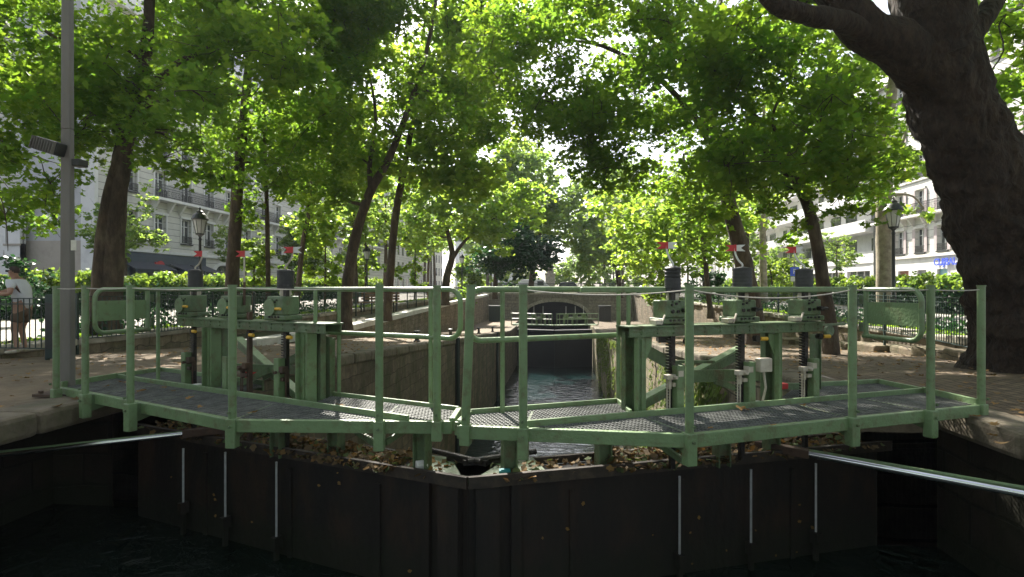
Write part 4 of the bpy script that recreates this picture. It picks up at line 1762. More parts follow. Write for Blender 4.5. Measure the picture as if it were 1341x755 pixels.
            # round inspection housing on the right and a yellow handle on the left
            cc = np.array((q[0], q[1], z0 + .13)) + (-B) * .07 - Nn * .02
            mb.tube([cc - Nn * (d_ / 2), cc - Nn * (d_ / 2 - .03)], .085, 18)
            mb.build('housing', G, gb, smooth=True)
            mb = MB()
            cc = np.array((q[0], q[1], z0 + .12)) + B * .07 * 1 - Nn * (d_ / 2 + .05)
            mb.tube([cc - (-B) * -.0, cc + B * .075], .014, 8)
            mb.build('handle', M['yellow'], gb, smooth=True)
            mb = MB()
            cc = np.array((q[0], q[1], z0 + .12)) + B * .07 - Nn * (d_ / 2)
            mb.tube([cc + Nn * .02, cc - Nn * .06], .012, 8)
            cc2 = np.array((q[0], q[1], z0)) - B * (w_ / 2 + .035)
            mb.tube([cc2 + np.array((0, 0, .0)) - Nn * .08, cc2 + np.array((0, 0, .12)) - B * .02 - Nn * .05, cc2 + np.array((0, 0, .25)) - B * .01 - Nn * .05], .007, 6)
            mb.build('crank_shaft', M['rust'], gb)
    # bellows with pedestals, bent rods and swallow-tailed pointers
    for i, ((px, has), (fx, fy)) in enumerate(zip(bell, flags)):
        q = Lx(px, .24)
        z0 = zb2 + (.255 if s < 0 else .225)
        Y_ = float(np.dot(q[:2], FW[:2]))
        if has:
            r_ = {881: .074, 972: .092, 1053: .084, 256: .08, 374: .084}[px]
            ztop_ = 1.2 + (377 - {881: 349, 972: 350, 1053: 352, 256: 353, 374: 353}[px]) * Y_ / FPX
            mb = MB()
            mb.lathe((q[0], q[1], z0), [(.05, 0), (.06, .02), (.055, .07), (.05, .075)], 14)
            mb.build('pedestal', M['cream_metal'], t, smooth=True)
            mb = MB()
            prof = []
            zz = z0 + .07
            n_r = 7
            st = (ztop_ - zz) / n_r
            for k in range(n_r):
                rb_ = r_ * (.9 if px == 881 and k > 3 else .975)
                prof += [(rb_, zz + k * st), (r_, zz + k * st + st * .3), (r_, zz + k * st + st * .7), (rb_, zz + k * st + st * .95)]
            prof += [(r_ * .8, ztop_), (.02, ztop_ + .012)]
            mb.lathe((q[0], q[1], 0), prof, 22)
            bo = mb.build('bellows', M['rubber'], t, smooth=True)
        else:
            ztop_ = z0 + .1
            mb = MB()
            mb.tube([(q[0], q[1], z0 - .1), (q[0], q[1], ztop_ + .05)], .014, 8)
            bo = mb.build('bare_rod', M['rust'], t)
        fc = at(fx, Y_, 1.2 + (377 - fy) * Y_ / FPX)
        # align the flag across the view of the lock: along u
        a_ = np.array((1.0, 0, 0))
        mb = MB()
        base = np.array((q[0], q[1], ztop_ + .0))
        kx = -1 if s > 0 else 1
        mb.tube(smooth_path([base, base + np.array((0, 0, .035)), fc + np.array(((base - fc)[0] * .45, (base - fc)[1] * .3, -.12)), fc + np.array((0, 0, -.055)), fc], 5), .0095, 8)
        ind = mb.build('pointer_rod', M['white'] if s > 0 else M['cream_metal'], t, smooth=True)
        w_, h_ = (.095, .058)
        if s < 0:
            w_, h_ = .1, .06
        n3 = np.array((0, .004, 0))
        mb = MB()
        mb.extrude(swallow(fc - n3 * .5, a_, n3, w_, h_, -1), n3)
        tag(mb.build('pointer_blade', M['red'], ind), 'red swallow-tailed half of the pointer')
        mb = MB()
        mb.extrude(swallow(fc - n3 * .5, a_, n3, w_, h_, 1), n3)
        tag(mb.build('pointer_blade', M['white'], ind), 'white swallow-tailed half of the pointer')
        mb = MB()
        mb.obox(fc, (1, 0, 0), (0, 1, 0), (0, 0, 1), .008, .01, h_ / 2 + .004)
        mb.build('pointer_hub', M['red'], ind)

    # ---- braces behind the gear frame: inclined flat beams and a bracket
    def brace(pxa, pya, pxb, pyb, oa, ob, w_, h_, m, name='diagonal_brace'):
        A_ = Lx(pxa, oa)
        B_ = Lx(pxb, ob)
        Ya = float(np.dot(A_[:2], FW[:2]))
        Yb = float(np.dot(B_[:2], FW[:2]))
        A_[2] = 1.2 - (pya - 377) * Ya / FPX
        B_[2] = 1.2 - (pyb - 377) * Yb / FPX
        mb = MB()
        mb.bar(A_, B_, w_, h_)
        e = np.array((0, 0, 1))
        return mb.build(name, m, t, bevel=.003)
    if s > 0:
        brace(840, 522, 972, 452, .5, .9, .1, .02, M['green'])
        brace(840, 530, 972, 462, .5, .9, .02, .09, GW)
        brace(846, 458, 900, 488, .45, .5, .03, .11, GW)
        brace(880, 473, 935, 473, .5, .6, .03, .03, GW)
        brace(895, 492, 1000, 490, .42, .5, .02, .12, GW)
        brace(936, 498, 976, 512, .45, .42, .03, .06, GW)
        brace(846, 541, 1000, 526, .32, .32, .16, .012, M['white'], 'pale_plate')
        brace(1010, 505, 1052, 505, .5, .5, .03, .07, GW)
        mb = MB()
        q = Lx(1000, .1)
        mb.obox((q[0], q[1], .47), B, Nn, (0, 0, 1), .07, .04, .065)
        mb.build('junction_box', M['cream_metal'], t, bevel=.008)
        mb = MB()
        mb.tube([(q[0], q[1], .41), (q[0] + .02, q[1], .25), (q[0] - .02, q[1], .08)], .012, 6)
        mb.build('conduit', M['cream_metal'], t)
        mb = MB()
        q = Lx(1022, .42)
        mb.obox((q[0], q[1], .19), B, Nn, (0, 0, 1), .05, .06, .03)
        mb.build('red_box', M['red'], t, bevel=.01)
        mb = MB()
        q = Lx(1083, .55)
        mb.obox((q[0], q[1], .80), B, Nn, (0, 0, 1), .26, .012, .012)
        mb.tube([q + B * .05 + np.array((0, 0, .73)), q + B * .05 + Nn * .04 + np.array((0, 0, .73))], .06, 12)
        mb.build('rail_bracket', GW, t)
    else:
        brace(396, 517, 312, 441, .45, .95, .1, .02, M['green'])
        brace(396, 525, 312, 450, .45, .95, .02, .09, GW)
        brace(398, 462, 345, 492, .45, .5, .03, .09, GW)
        brace(309, 480, 398, 484, .42, .45, .02, .09, GW)
        brace(309, 505, 352, 484, .42, .42, .03, .07, GW)
        brace(322, 519, 396, 531, .32, .3, .18, .012, M['white'], 'pale_plate')
        brace(240, 500, 300, 505, .55, .55, .03, .07, GW)
        mb = MB()
        q = Lx(330, .5)
        mb.obox((q[0], q[1], .22), B, Nn, (0, 0, 1), .045, .06, .06)
        mb.build('red_box', M['red'], t, bevel=.01)
        mb = MB()
        q = Lx(258, .12)
        mb.obox((q[0], q[1], .1), B, Nn, (0, 0, 1), .04, .05, .03)
        mb.build('lock_block', M['white'], t, bevel=.01)
    # half post standing on the beam end
    mb = MB()
    q = P_(half_post[0], half_post[1], 0)
    mb.tube([(q[0], q[1], za), (q[0], q[1], 1.19)], .02, 8)
    mb.build('rail_stub', G, t, smooth=True)
    # wide top rail strip along the gear frame (only the right leaf has it)
    if s > 0:
        mb = MB()
        mb.bar(P_(760, 5.2, 1.188), P_(1112, 5.45, 1.19), .055, .05)
        mb.build('rail_sleeve', G, t, bevel=.01)

    # ---- stainless rods down the upstream face
    rods = [(240, 590, 658), (295, 595, 677), (362, 608, 703)] if s < 0 else [(890, 627, 726), (983.5, 618, 711), (1068.5, 610, 697)]
    for px, y0, y1 in rods:
        q = on_line(px, (g0 + ND * -.06)[:2], (g0 + A * 2 + ND * -.06)[:2])
        Y_ = float(np.dot(q[:2], FW[:2]))
        za_, zb_ = 1.2 - (y0 - 377) * Y_ / FPX, 1.2 - (y1 - 377) * Y_ / FPX
        mb = MB()
        mb.tube([(q[0], q[1], za_ + .03), (q[0], q[1], zb_)], .0115, 8)
        r0 = mb.build('paddle_rod', M['rod'], t, smooth=True)
        mb = MB()
        mb.obox((q[0], q[1], zb_ - .05), A, ND, (0, 0, 1), .03, .05, .06)
        mb.obox((q[0], q[1], zb_ - 3.0), A, ND, (0, 0, 1), .02, .02, 2.94)
        mb.build('rod_coupling', M['gate'], r0)
    return t


gate_l = make_gate(-1)
gate_r = make_gate(1)

# ---- long telescopic rams between quay walls and gates
for (a, b, px_j, lab) in (((at(-40, 5.45, -.55)), at(240, 6.08, -.38), 305, 'long polished steel ram reaching from the left quay wall to the gate'),
                          ((at(1470, 4.2, -.39)), at(1060, 5.42, -.39), 985, 'long polished steel ram reaching from the right quay wall to the gate')):
    t = thing('gate_ram', lab, 'ram', b)
    if px_j == 305:
        a = at(-45, 5.68, -.50)
        b = at(240, 6.15, -.37)
    else:
        a = at(1460, 4.15, -.42)
        b = at(1060, 5.5, -.40)
    d = (b - a) / np.linalg.norm(b - a)
    mb = MB()
    mb.tube([a, b], .026 if px_j == 305 else .034, 14)
    mb.build('piston_rod', M['chrome'], t, smooth=True)
    mb = MB()
    o_ = np.array((0, 0, .034 if px_j == 305 else .052))
    mb.tube([a + o_, b + o_ * .6], .012 if px_j == 305 else .016, 8)
    mb.build('guide_rod', M['green'], t, smooth=True)
    mb = MB()
    e = b + d * (.42 if px_j == 305 else .5)
    mb.obox((b + e) / 2, d, np.cross((0, 0, 1), d) / np.linalg.norm(np.cross((0, 0, 1), d)), (0, 0, 1), np.linalg.norm(e - b) / 2, .045, .04)
    mb.build('ram_head', M['rust'], t, bevel=.006)
    if px_j == 305:
        mb = MB()
        mb.obox((e[0], e[1], e[2] - .12), (1, 0, 0), (0, 1, 0), (0, 0, 1), .045, .045, .15)
        mb.build('bracket', M['rust'], t, bevel=.005)

# ---- small copy of the gates far down the canal, before the bridge
def far_gate(s):
    t = thing('lock_gate', 'far %s green lock gate leaf with railings, in front of the bridge arch' % ('left' if s < 0 else 'right'), 'lock gate', (CU + s * 2.2, 58.5, -2.6), 'far lock gates before the bridge')
    A = np.array((*(AL if s < 0 else AR), 0.0))
    ND = np.array((s * -math.sin(a20), math.cos(a20), 0.0))
    m0 = np.array((CU, 57.3, 0.0)) + A * .03
    L = 4.1
    mb = MB()
    c = m0 + A * L / 2 + ND * .3
    mb.obox((c[0], c[1], -5.6), A, ND, (0, 0, 1), L / 2, .25, 2.6)
    mb.build('gate_leaf', M['gate_far'], t)
    z = -2.5
    mb = MB()
    c = m0 + A * (L / 2 + .2) + ND * -.1
    mb.obox((c[0], c[1], z), A, ND, (0, 0, 1), L / 2 + .2, .45, .05)
    mb.build('walkway', M['green'], t)
    mb = MB()
    for zz in (z + 1.15, z + .62):
        mb.tube([m0 + A * .05 + np.array((0, 0, zz)) - ND * .5, m0 + A * (L + .45) + np.array((0, 0, zz)) - ND * .5], .04, 6)
    mb.build('hand_rail', M['green'], t)
    for k in (.05, .35, 1.2, 2.2, 3.3, 4.5):
        mb = MB()
        q = m0 + A * k - ND * .5
        mb.tube([(q[0], q[1], z), (q[0], q[1], z + 1.2)], .04, 6)
        mb.build('guard_post', M['green'], t)
    for k in (1.3, 2.3, 3.2):
        mb = MB()
        q = m0 + A * k + ND * .25
        mb.obox((q[0], q[1], z + .95), A, ND, (0, 0, 1), .22, .18, .16)
        mb.build('gearbox', M['green_worn'], t)
        mb = MB()
        mb.tube([(q[0], q[1], z + 1.1), (q[0], q[1], z + 1.9)], .025, 6)
        mb.build('pointer_rod', M['white'], t)
    mb = MB()
    q = m0 + A * 2.3 + ND * .25
    mb.obox((q[0], q[1], z + .72), A, ND, (0, 0, 1), 1.3, .12, .07)
    for k in (1.1, 2.0, 3.4):
        q = m0 + A * k + ND * .25
        mb.obox((q[0], q[1], z + .35), A, ND, (0, 0, 1), .08, .08, .4)
    mb.build('gear_beam', M['green_worn'], t)


far_gate(-1)
far_gate(1)
# ================================================================== fences, lamps, street things
def railing(label, pts, h=1.02, zf=None, pitch=.125, name='railing', m='fence', post_step=2.0, bars=True):
    t = thing(name, label, 'railing', (*pts[0], zt(pts[0][1])))
    zf = zf or zt
    bm_, rl = MB(), MB()
    for a, b in zip(pts[:-1], pts[1:]):
        a, b = np.array(a, float), np.array(b, float)
        d = b - a
        L = np.linalg.norm(d)
        d /= L
        n = max(1, int(round(L / post_step)))
        for i in range(n):
            p, q = a + d * (L * i / n), a + d * (L * (i + 1) / n)
            zp, zq_ = zf(p[1]), zf(q[1])
            pp = MB()
            pp.vbox(p, d, .05, .05, zp - .25, zp + h + .05)
            pp.vbox(p, d, .06, .06, zp + h + .05, zp + h + .08)
            pp.build('post', M[m], t)
            for zz in (h, h - .1, .12):
                rl.bar((*p, zp + zz), (*q, zq_ + zz), .035, .018)
            k = int(L / n / pitch)
            for j in range(1, k + 1):
                s_ = (j - .0) / (k + 1)
                c = p + (q - p) * s_
                z = zp + (zq_ - zp) * s_
                bm_.vbox(c, d, .014, .014, z + .12, z + h)
    pp = MB()
    pp.vbox(b, d, .05, .05, zf(b[1]) - .25, zf(b[1]) + h + .05)
    pp.build('post', M[m], t)
    rl.build('rail', M[m], t)
    bm_.build('bars', M[m], t)
    return t


pL0 = at(-260, 10.9, 0)[:2]
pL1 = at(62, 10.25, 0)[:2]
pL2 = at(74, 9.95, 0)[:2]
pL3 = at(101, 12.1, 0)[:2]
pL4 = at(207, 14.2, 0)[:2]
railing('dark green iron railing the man leans on, at the left edge of the quay', [pL0, pL1], post_step=2.4)
t = thing('gate_pier', 'thick dark green metal pier ending the railing beside the leaning man', 'pier', (*pL2, 0))
mb = MB()
mb.vbox(pL2, (1, .1), .3, .12, -.02, 1.1)
mb.build('post', M['fence'], t, bevel=.01)
mb = MB()
mb.vbox(pL2 - np.array((.02, .09)), (1, .1), .18, .03, .15, .95)
mb.build('lock_plate', M['black_iron'], t)
railing('long dark green iron railing along the left park, running back to the bridge', [pL3, pL4, (-10.15, 18), (-10.15, BV - .5)], post_step=2.3)
pR0 = at(1560, 8.6, 0)[:2]
pR1 = at(1288, 9.9, 0)[:2]
pR2 = at(1215, 12.3, 0)[:2]
railing('long dark iron railing along the right park, running back to the bridge', [pR0, pR1, pR2, (8.95, 20), (8.95, BV - .5)], post_step=2.3)
railing('tall dark street railing behind the hedge on the left', [(-21.8, 8), (-21.8, 70)], h=1.5, pitch=.16, post_step=3)
railing('tall dark street railing behind the hedge on the right', [(18.9, 8), (18.9, 70)], h=1.75, pitch=.16, post_step=3)


def street_lamp(px, Y, pytop, label, zg):
    p = at(px, Y, zg)
    H = 1.2 + (377 - pytop) * Y / FPX - zg
    t = thing('street_lamp', label, 'street lamp', p, 'black street lamps')
    hl = .95                       # lantern height
    mb = MB()
    mb.lathe((p[0], p[1], zg), [(.2, 0), (.2, .1), (.16, .14), (.15, .42), (.17, .46), (.09, .55), (.075, .9), (.09, .93), (.06, 1.0), (.045, H - hl - .25), (.06, H - hl - .2), (.04, H - hl - .12)], 14)
    mb.build('pole', M['black_iron'], t, smooth=True)
    z = zg + H - hl
    mb = MB()
    for k in range(4):
        a = math.pi / 2 * k + .78
        q = np.array((math.cos(a), math.sin(a), 0))
        mb.tube([np.array((p[0], p[1], z - .15)), np.array((p[0], p[1], z - .02)) + q * .1, np.array((p[0], p[1], z)) + q * .12], .012, 6)
    mb.lathe((p[0], p[1], z - .13), [(.03, 0), (.05, .05), (.14, .1), (.15, .14)], 12)
    lo = mb.build('lantern_cradle', M['black_iron'], t)
    mb = MB()
    mb.lathe((p[0], p[1], z), [(.13, 0.01), (.235, .5)], 8)
    mb.build('lantern_glass', M['lamp_glass'], t)
    mb = MB()
    for k in range(8):
        a = 2 * math.pi * k / 8
        q = np.array((math.cos(a), math.sin(a), 0))
        mb.tube([np.array((p[0], p[1], z)) + q * .134, np.array((p[0], p[1], z + .5)) + q * .24], .0085, 5)
    mb.build('lantern_bars', M['black_iron'], t)
    mb = MB()
    mb.lathe((p[0], p[1], z + .5), [(.27, 0), (.29, .03), (.27, .07), (.26, .08), (.23, .16), (.15, .24), (.11, .26), (.12, .3), (.06, .35), (.03, .38), (.045, .41), (.01, .46)], 16)
    mb.build('lantern_roof', M['black_iron'], t, smooth=True)
    return t


gl = mat('frosted_lamp_glass', (.62, .63, .62), .25, alt=(.5, .5, .48), scale=5)
gl.node_tree.nodes['Principled BSDF'].inputs['Transmission Weight'].default_value = .35
M['lamp_glass'] = gl
street_lamp(1170, 17.9, 257, 'black street lamp in front of a pale trunk on the right', zt(18))
street_lamp(262, 20.5, 271, 'black street lamp in front of the café facade on the left', zt(20))
street_lamp(480.5, 38, 320, 'small far black street lamp between two leaning trunks on the left', zt(38))
for px, Y, pt, lab in ((605, 56, 331, 'slim far lamp post among the trees left of the bridge'),):
    street_lamp(px, Y, pt, lab, zt(Y))

# ---- tall steel pole with floodlight, notice, base plate
p = at(88.5, 6.45, 0)
t = thing('steel_pole', 'tall tapered grey steel pole with two floodlights and a paper notice at the left', 'pole', p)
mb = MB()
for (w0, w1, z0, z1) in ((.07, .058, .0, 3.0), (.058, .045, 3.0, 8.5)):
    P = []
    for w_, z in ((w0, z0), (w1, z1)):
        for a, b in ((-1, -1), (1, -1), (1, 1), (-1, 1)):
            P.append((p[0] + a * w_, p[1] + b * w_ * .55, z))
    mb.add(P, [(0, 3, 2, 1), (4, 5, 6, 7), (0, 1, 5, 4), (1, 2, 6, 5), (2, 3, 7, 6), (3, 0, 4, 7)])
mb.build('shaft', M['pole'], t, bevel=.012)
mb = MB()
mb.box(p[0] - .24, p[0] + .28, p[1] - .2, p[1] + .2, .0, .035)
mb.build('base_plate', M['rust'], t, bevel=.004)
for a, b in ((-.18, -.15), (.22, -.15), (-.18, .15), (.22, .15)):
    mb = MB()
    mb.lathe((p[0] + a, p[1] + b, .035), [(.025, 0), (.025, .03)], 6)
    mb.build('bolt', M['rust'], t)
c = pd(68, 192, 6.4)
mb = MB()
ax = np.array((math.cos(R(-17)), 0, math.sin(R(-17))))
up = np.array((-ax[2], 0, ax[0]))
mb.obox(c, ax, (0, 1, 0), up, .15, .1, .075)
fo = mb.build('floodlight', M['black_iron'], t, bevel=.02)
mb = MB()
for k in range(-4, 5):
    mb.obox(c + ax * k * .033 - np.array((0, .115, 0)), ax, (0, 1, 0), up, .004, .02, .07)
mb.build('cooling_fin', M['pole'], fo)
mb = MB()
mb.bar(c + ax * .1, np.array((p[0], p[1], c[2] - .09)), .03, .04)
mb.build('arm', M['black_iron'], fo)
c = pd(103, 213, 6.5)
mb = MB()
mb.obox(c, (1, 0, 0), (0, 1, 0), (0, 0, 1), .06, .07, .04)
mb.bar(c, np.array((p[0], p[1], c[2])), .03, .03)
mb.build('floodlight', M['black_iron'], t, bevel=.01)
mb = MB()
c = pd(92.5, 320, 6.36)
mb.obox((c[0], p[1] - .042, c[2]), (1, 0, 0), (0, 1, 0), (0, 0, 1), .032, .002, .058)
no = mb.build('notice', M['paper'], t)

# ---- trees' neighbours: parking sign, bench, bollards, cabinets, vans
p = at(1040, 24, zt(24))
t = thing('parking_sign', 'small blue parking sign on a pole behind the right-hand hedge', 'sign', p)
mb = MB()
mb.tube([p, p + np.array((0, 0, 2.35))], .03, 8)
mb.build('pole', M['galv'], t)
mb = MB()
mb.box(p[0] - .18, p[0] + .18, p[1] - .06, p[1] - .035, 1.72, 2.1)
pl = mb.build('plate', M['blue'], t, bevel=.01)
text_mesh('lettering', 'P', .3, M['white'], pl, (p[0], p[1] - .064, 1.91), (R(90), 0, 0), depth=.003)
mb = MB()
mb.box(p[0] - .16, p[0] + .16, p[1] - .06, p[1] - .04, 1.5, 1.69)
mb.build('small_plate', M['white'], t)


def cabinet(px, Y, w, h, zg, label, m='fence'):
    p = at(px, Y, zg)
    t = thing('utility_cabinet', label, 'cabinet', p)
    mb = MB()
    mb.box(p[0] - w / 2, p[0] + w / 2, p[1] - .3, p[1] + .3, zg, zg + h)
    mb.build('cabinet_body', M[m], t, bevel=.02)
    mb = MB()
    mb.box(p[0] - w / 2 - .05, p[0] + w / 2 + .05, p[1] - .35, p[1] + .35, zg + h, zg + h + .07)
    mb.build('lid', M[m], t, bevel=.01)
    mb = MB()
    for q in (-.5, .02):
        mb.box(p[0] + q * w + .04, p[0] + q * w + w * .48 - .02, p[1] - .325, p[1] - .302, zg + .1, zg + h - .08)
    mb.build('door', M[m], t, bevel=.005)


cabinet(792, 66, 1.35, 1.75, -2.6, 'black utility cabinet against the bridge wall, right of the arch', 'black_iron')
cabinet(648, 66, 1.3, 1.75, -2.6, 'grey-topped utility cabinet against the bridge wall, left of the arch')
cabinet(870, 20.5, .5, .42, zq(20), 'small squat black box on the sunlit right quay, seen under the gear beam', 'black_iron')
for i, (px, py, lab) in enumerate(((546, 434, 'short black mooring bollard on the left quay, nearest of the row'), (590, 428, 'short black mooring bollard on the left quay, second of the row'), (627, 424, 'short black mooring bollard on the left quay, third of the row'), (645, 421, 'slim black mooring bollard on the left quay, farthest of the row'))):
    pq = on_line(px, (UL - .7, 0), (UL - .7, 50))
    zg = zq(pq[1])
    t = thing('bollard', lab, 'bollard', (pq[0], pq[1], zg), 'mooring bollards on the left quay')
    mb = MB()
    mb.lathe((pq[0], pq[1], zg), [(.13, 0), (.13, .04), (.08, .07), (.07, .28), (.08, .32)], 12)
    mb.build('stem', M['black_iron'], t, smooth=True)
    mb = MB()
    mb.lathe((pq[0], pq[1], zg + .32), [(.12, 0), (.14, .04), (.12, .08), (.03, .1)], 12)
    mb.build('cap', M['black_iron'], t, smooth=True)


def car(px, Y, label, m, L=4.3, H=1.5, zg=0, rot=0, van=False):
    p = at(px, Y, zg)
    t = thing('parked_car', label, 'van' if van else 'car', p)
    W = 1.75
    hb = H * .55
    mb = MB()
    if van:
        prof = [(-L / 2, .3), (-L / 2, H * .95), (-L / 2 + .15, H), (L * .28, H), (L * .42, H * .62), (L / 2, H * .52), (L / 2, .3)]
    else:
        prof = [(-L / 2, .3), (-L / 2, hb), (-L * .42, hb + .08), (-L * .34, H - .06), (-L * .2, H), (L * .1, H), (L * .26, hb + .1), (L * .46, hb - .06), (L / 2, hb - .2), (L / 2, .3)]
    mb.extrude([(p[0] + a, p[1] - W / 2, zg + b) for a, b in prof], (0, W, 0))
    mb.build('body', m, t, bevel=.05)
    mb = MB()
    zz0, zz1 = (hb + .12, H - .12) if not van else (H * .58, H * .88)
    segs = ((-L * .3, -L * .08), (-L * .05, L * .14)) if not van else ((L * .08, L * .3),)
    for a, b in segs:
        mb.box(p[0] + a, p[0] + b, p[1] - W / 2 - .01, p[1] + W / 2 + .01, zg + zz0, zg + zz1)
    mb.build('window', M['pane'], t)
    for a in (-L * .32, L * .32):
        for b in (-1, 1):
            mb = MB()
            y = p[1] + b * (W / 2 - .1)
            mb.tube([(p[0] + a, y - .1, zg + .32), (p[0] + a, y + .12, zg + .32)], .32, 16)
            w_ = mb.build('wheel', M['rubber'], t)
            mb = MB()
            mb.tube([(p[0] + a, y - .11, zg + .32), (p[0] + a, y + .13, zg + .32)], .19, 12)
            mb.build('rim', M['rod'], w_)
    return t


M['car_white'] = mat('white_car_paint', (.7, .7, .7), .25, alt=(.62, .62, .62), scale=2)
M['car_dark'] = mat('dark_car_paint', (.03, .035, .045), .2, alt=(.045, .05, .06), scale=2)
M['car_silver'] = mat('silver_car_paint', (.35, .37, .4), .3, alt=(.3, .32, .34), scale=2, metal=.4)
car(701, 79, 'white van parked on the far bridge road, left of the stone monument', M['car_white'], 4.0, 1.95, .5, van=True)
car(747, 80, 'dark car with a pale roof on the far bridge road, right of the stone monument', M['car_dark'], 4.0, 1.6, .5)
car(181, 34.5, 'silver car parked in front of the café, just right of the big left trunk', M['car_silver'], 4.2, 1.5, -.02)
car(617, 82, 'white car on the far road, left end of the bridge', M['car_white'], 4.1, 1.45, .5)

p = at(720.5, 92, .52)
t = thing('monument', 'pale stone pillar monument standing beyond the bridge', 'monument', p)
mb = MB()
mb.vbox(p, (1, 0), 2.6, 2.6, .5, 1.1)
mb.build('plinth', M['coping'], t, bevel=.05)
mb = MB()
mb.vbox(p, (1, 0), 1.5, 1.5, 1.1, 3.4)
mb.vbox(p, (1, 0), 1.8, 1.8, 3.4, 3.65)
mb.build('pedestal', M['coping'], t, bevel=.05)
mb = MB()
mb.lathe((p[0], p[1], 3.65), [(.55, 0), (.5, .8), (.35, 1.5), (.4, 1.6), (.2, 2.1), (.05, 2.3)], 10)
mb.build('bust', M['bridge'], t, smooth=True)


def bench(px, Y, label, m):
    p = at(px, Y, zt(Y))
    z0 = zt(Y) + .03
    t = thing('park_bench', label, 'bench', p)
    mb = MB()
    for k in range(4):
        mb.box(p[0] - .95, p[0] + .95, p[1] - .25 + k * .12, p[1] - .16 + k * .12, z0 + .42, z0 + .455)
    mb.build('seat', m, t)
    mb = MB()
    for k in range(3):
        mb.box(p[0] - .95, p[0] + .95, p[1] + .24, p[1] + .27, z0 + .55 + k * .13, z0 + .65 + k * .13)
    mb.build('backrest', m, t)
    for q in (-.8, .8):
        mb = MB()
        mb.box(p[0] + q - .03, p[0] + q + .03, p[1] - .22, p[1] - .16, z0 - .03, z0 + .42)
        mb.box(p[0] + q - .03, p[0] + q + .03, p[1] + .18, p[1] + .24, z0 - .03, z0 + .92)
        mb.build('leg', M['black_iron'], t)


M['slat'] = mat('brown_bench_slats', (.2, .12, .07), .6, alt=(.12, .07, .04), scale=5)
M['orange'] = mat('orange_wood', (.45, .2, .07), .6, alt=(.33, .14, .05), scale=4)
bench(496, 27.5, 'brown slatted park bench behind the left railing, between two leaning trunks', M['slat'])
p = at(574, 47, zt(47))
t = thing('planter', 'orange-brown wooden planter box near the far left trunks', 'planter', p)
mb = MB()
mb.vbox(p, (1, 0), 1.7, .7, zt(47), zt(47) + 1.0)
mb.build('planter_box', M['orange'], t, bevel=.02)
mb = MB()
mb.vbox(p, (1, 0), 1.82, .82, zt(47) + 1.0, zt(47) + 1.08)
mb.build('rim', M['orange'], t)

# bicycles by the cafe
def bicycle(px, Y, label, zg):
    p = at(px, Y, zg)
    t = thing('bicycle', label, 'bicycle', p, 'bicycles parked outside the café')
    for sx in (-.52, .52):
        mb = MB()
        pts = [(p[0] + sx + .33 * math.cos(a), p[1], zg + .34 + .33 * math.sin(a)) for a in np.linspace(0, 2 * math.pi, 21)]
        mb.tube(pts, .02, 6, caps=False)
        mb.build('wheel', M['rubber'], t)
    mb = MB()
    P = lambda a, b: (p[0] + a, p[1], zg + b)
    for a, b in (((-.52, .34), (-.1, .32)), ((-.1, .32), (-.2, .82)), ((-.2, .8), (.36, .8)), ((-.1, .32), (.38, .75)), ((-.52, .34), (-.2, .8)), ((.52, .34), (.36, .95))):
        mb.tube([P(*a), P(*b)], .018, 6)
    mb.build('frame', M['car_silver'], t)
    mb = MB()
    mb.obox(P(-.2, .9), (1, 0, 0), (0, 1, 0), (0, 0, 1), .13, .06, .03)
    mb.build('saddle', M['rubber'], t)
    mb = MB()
    mb.tube([(p[0] + .33, p[1] - .27, zg + 1.02), (p[0] + .36, p[1], zg + .97), (p[0] + .33, p[1] + .27, zg + 1.02)], .014, 6)
    mb.build('handlebar', M['rubber'], t)


for i, (px, lab) in enumerate(((216, 'bicycle parked outside the café, leftmost'), (226, 'bicycle parked outside the café, middle one'), (236, 'bicycle parked outside the café, rightmost'))):
    bicycle(px, 36, lab, .1)

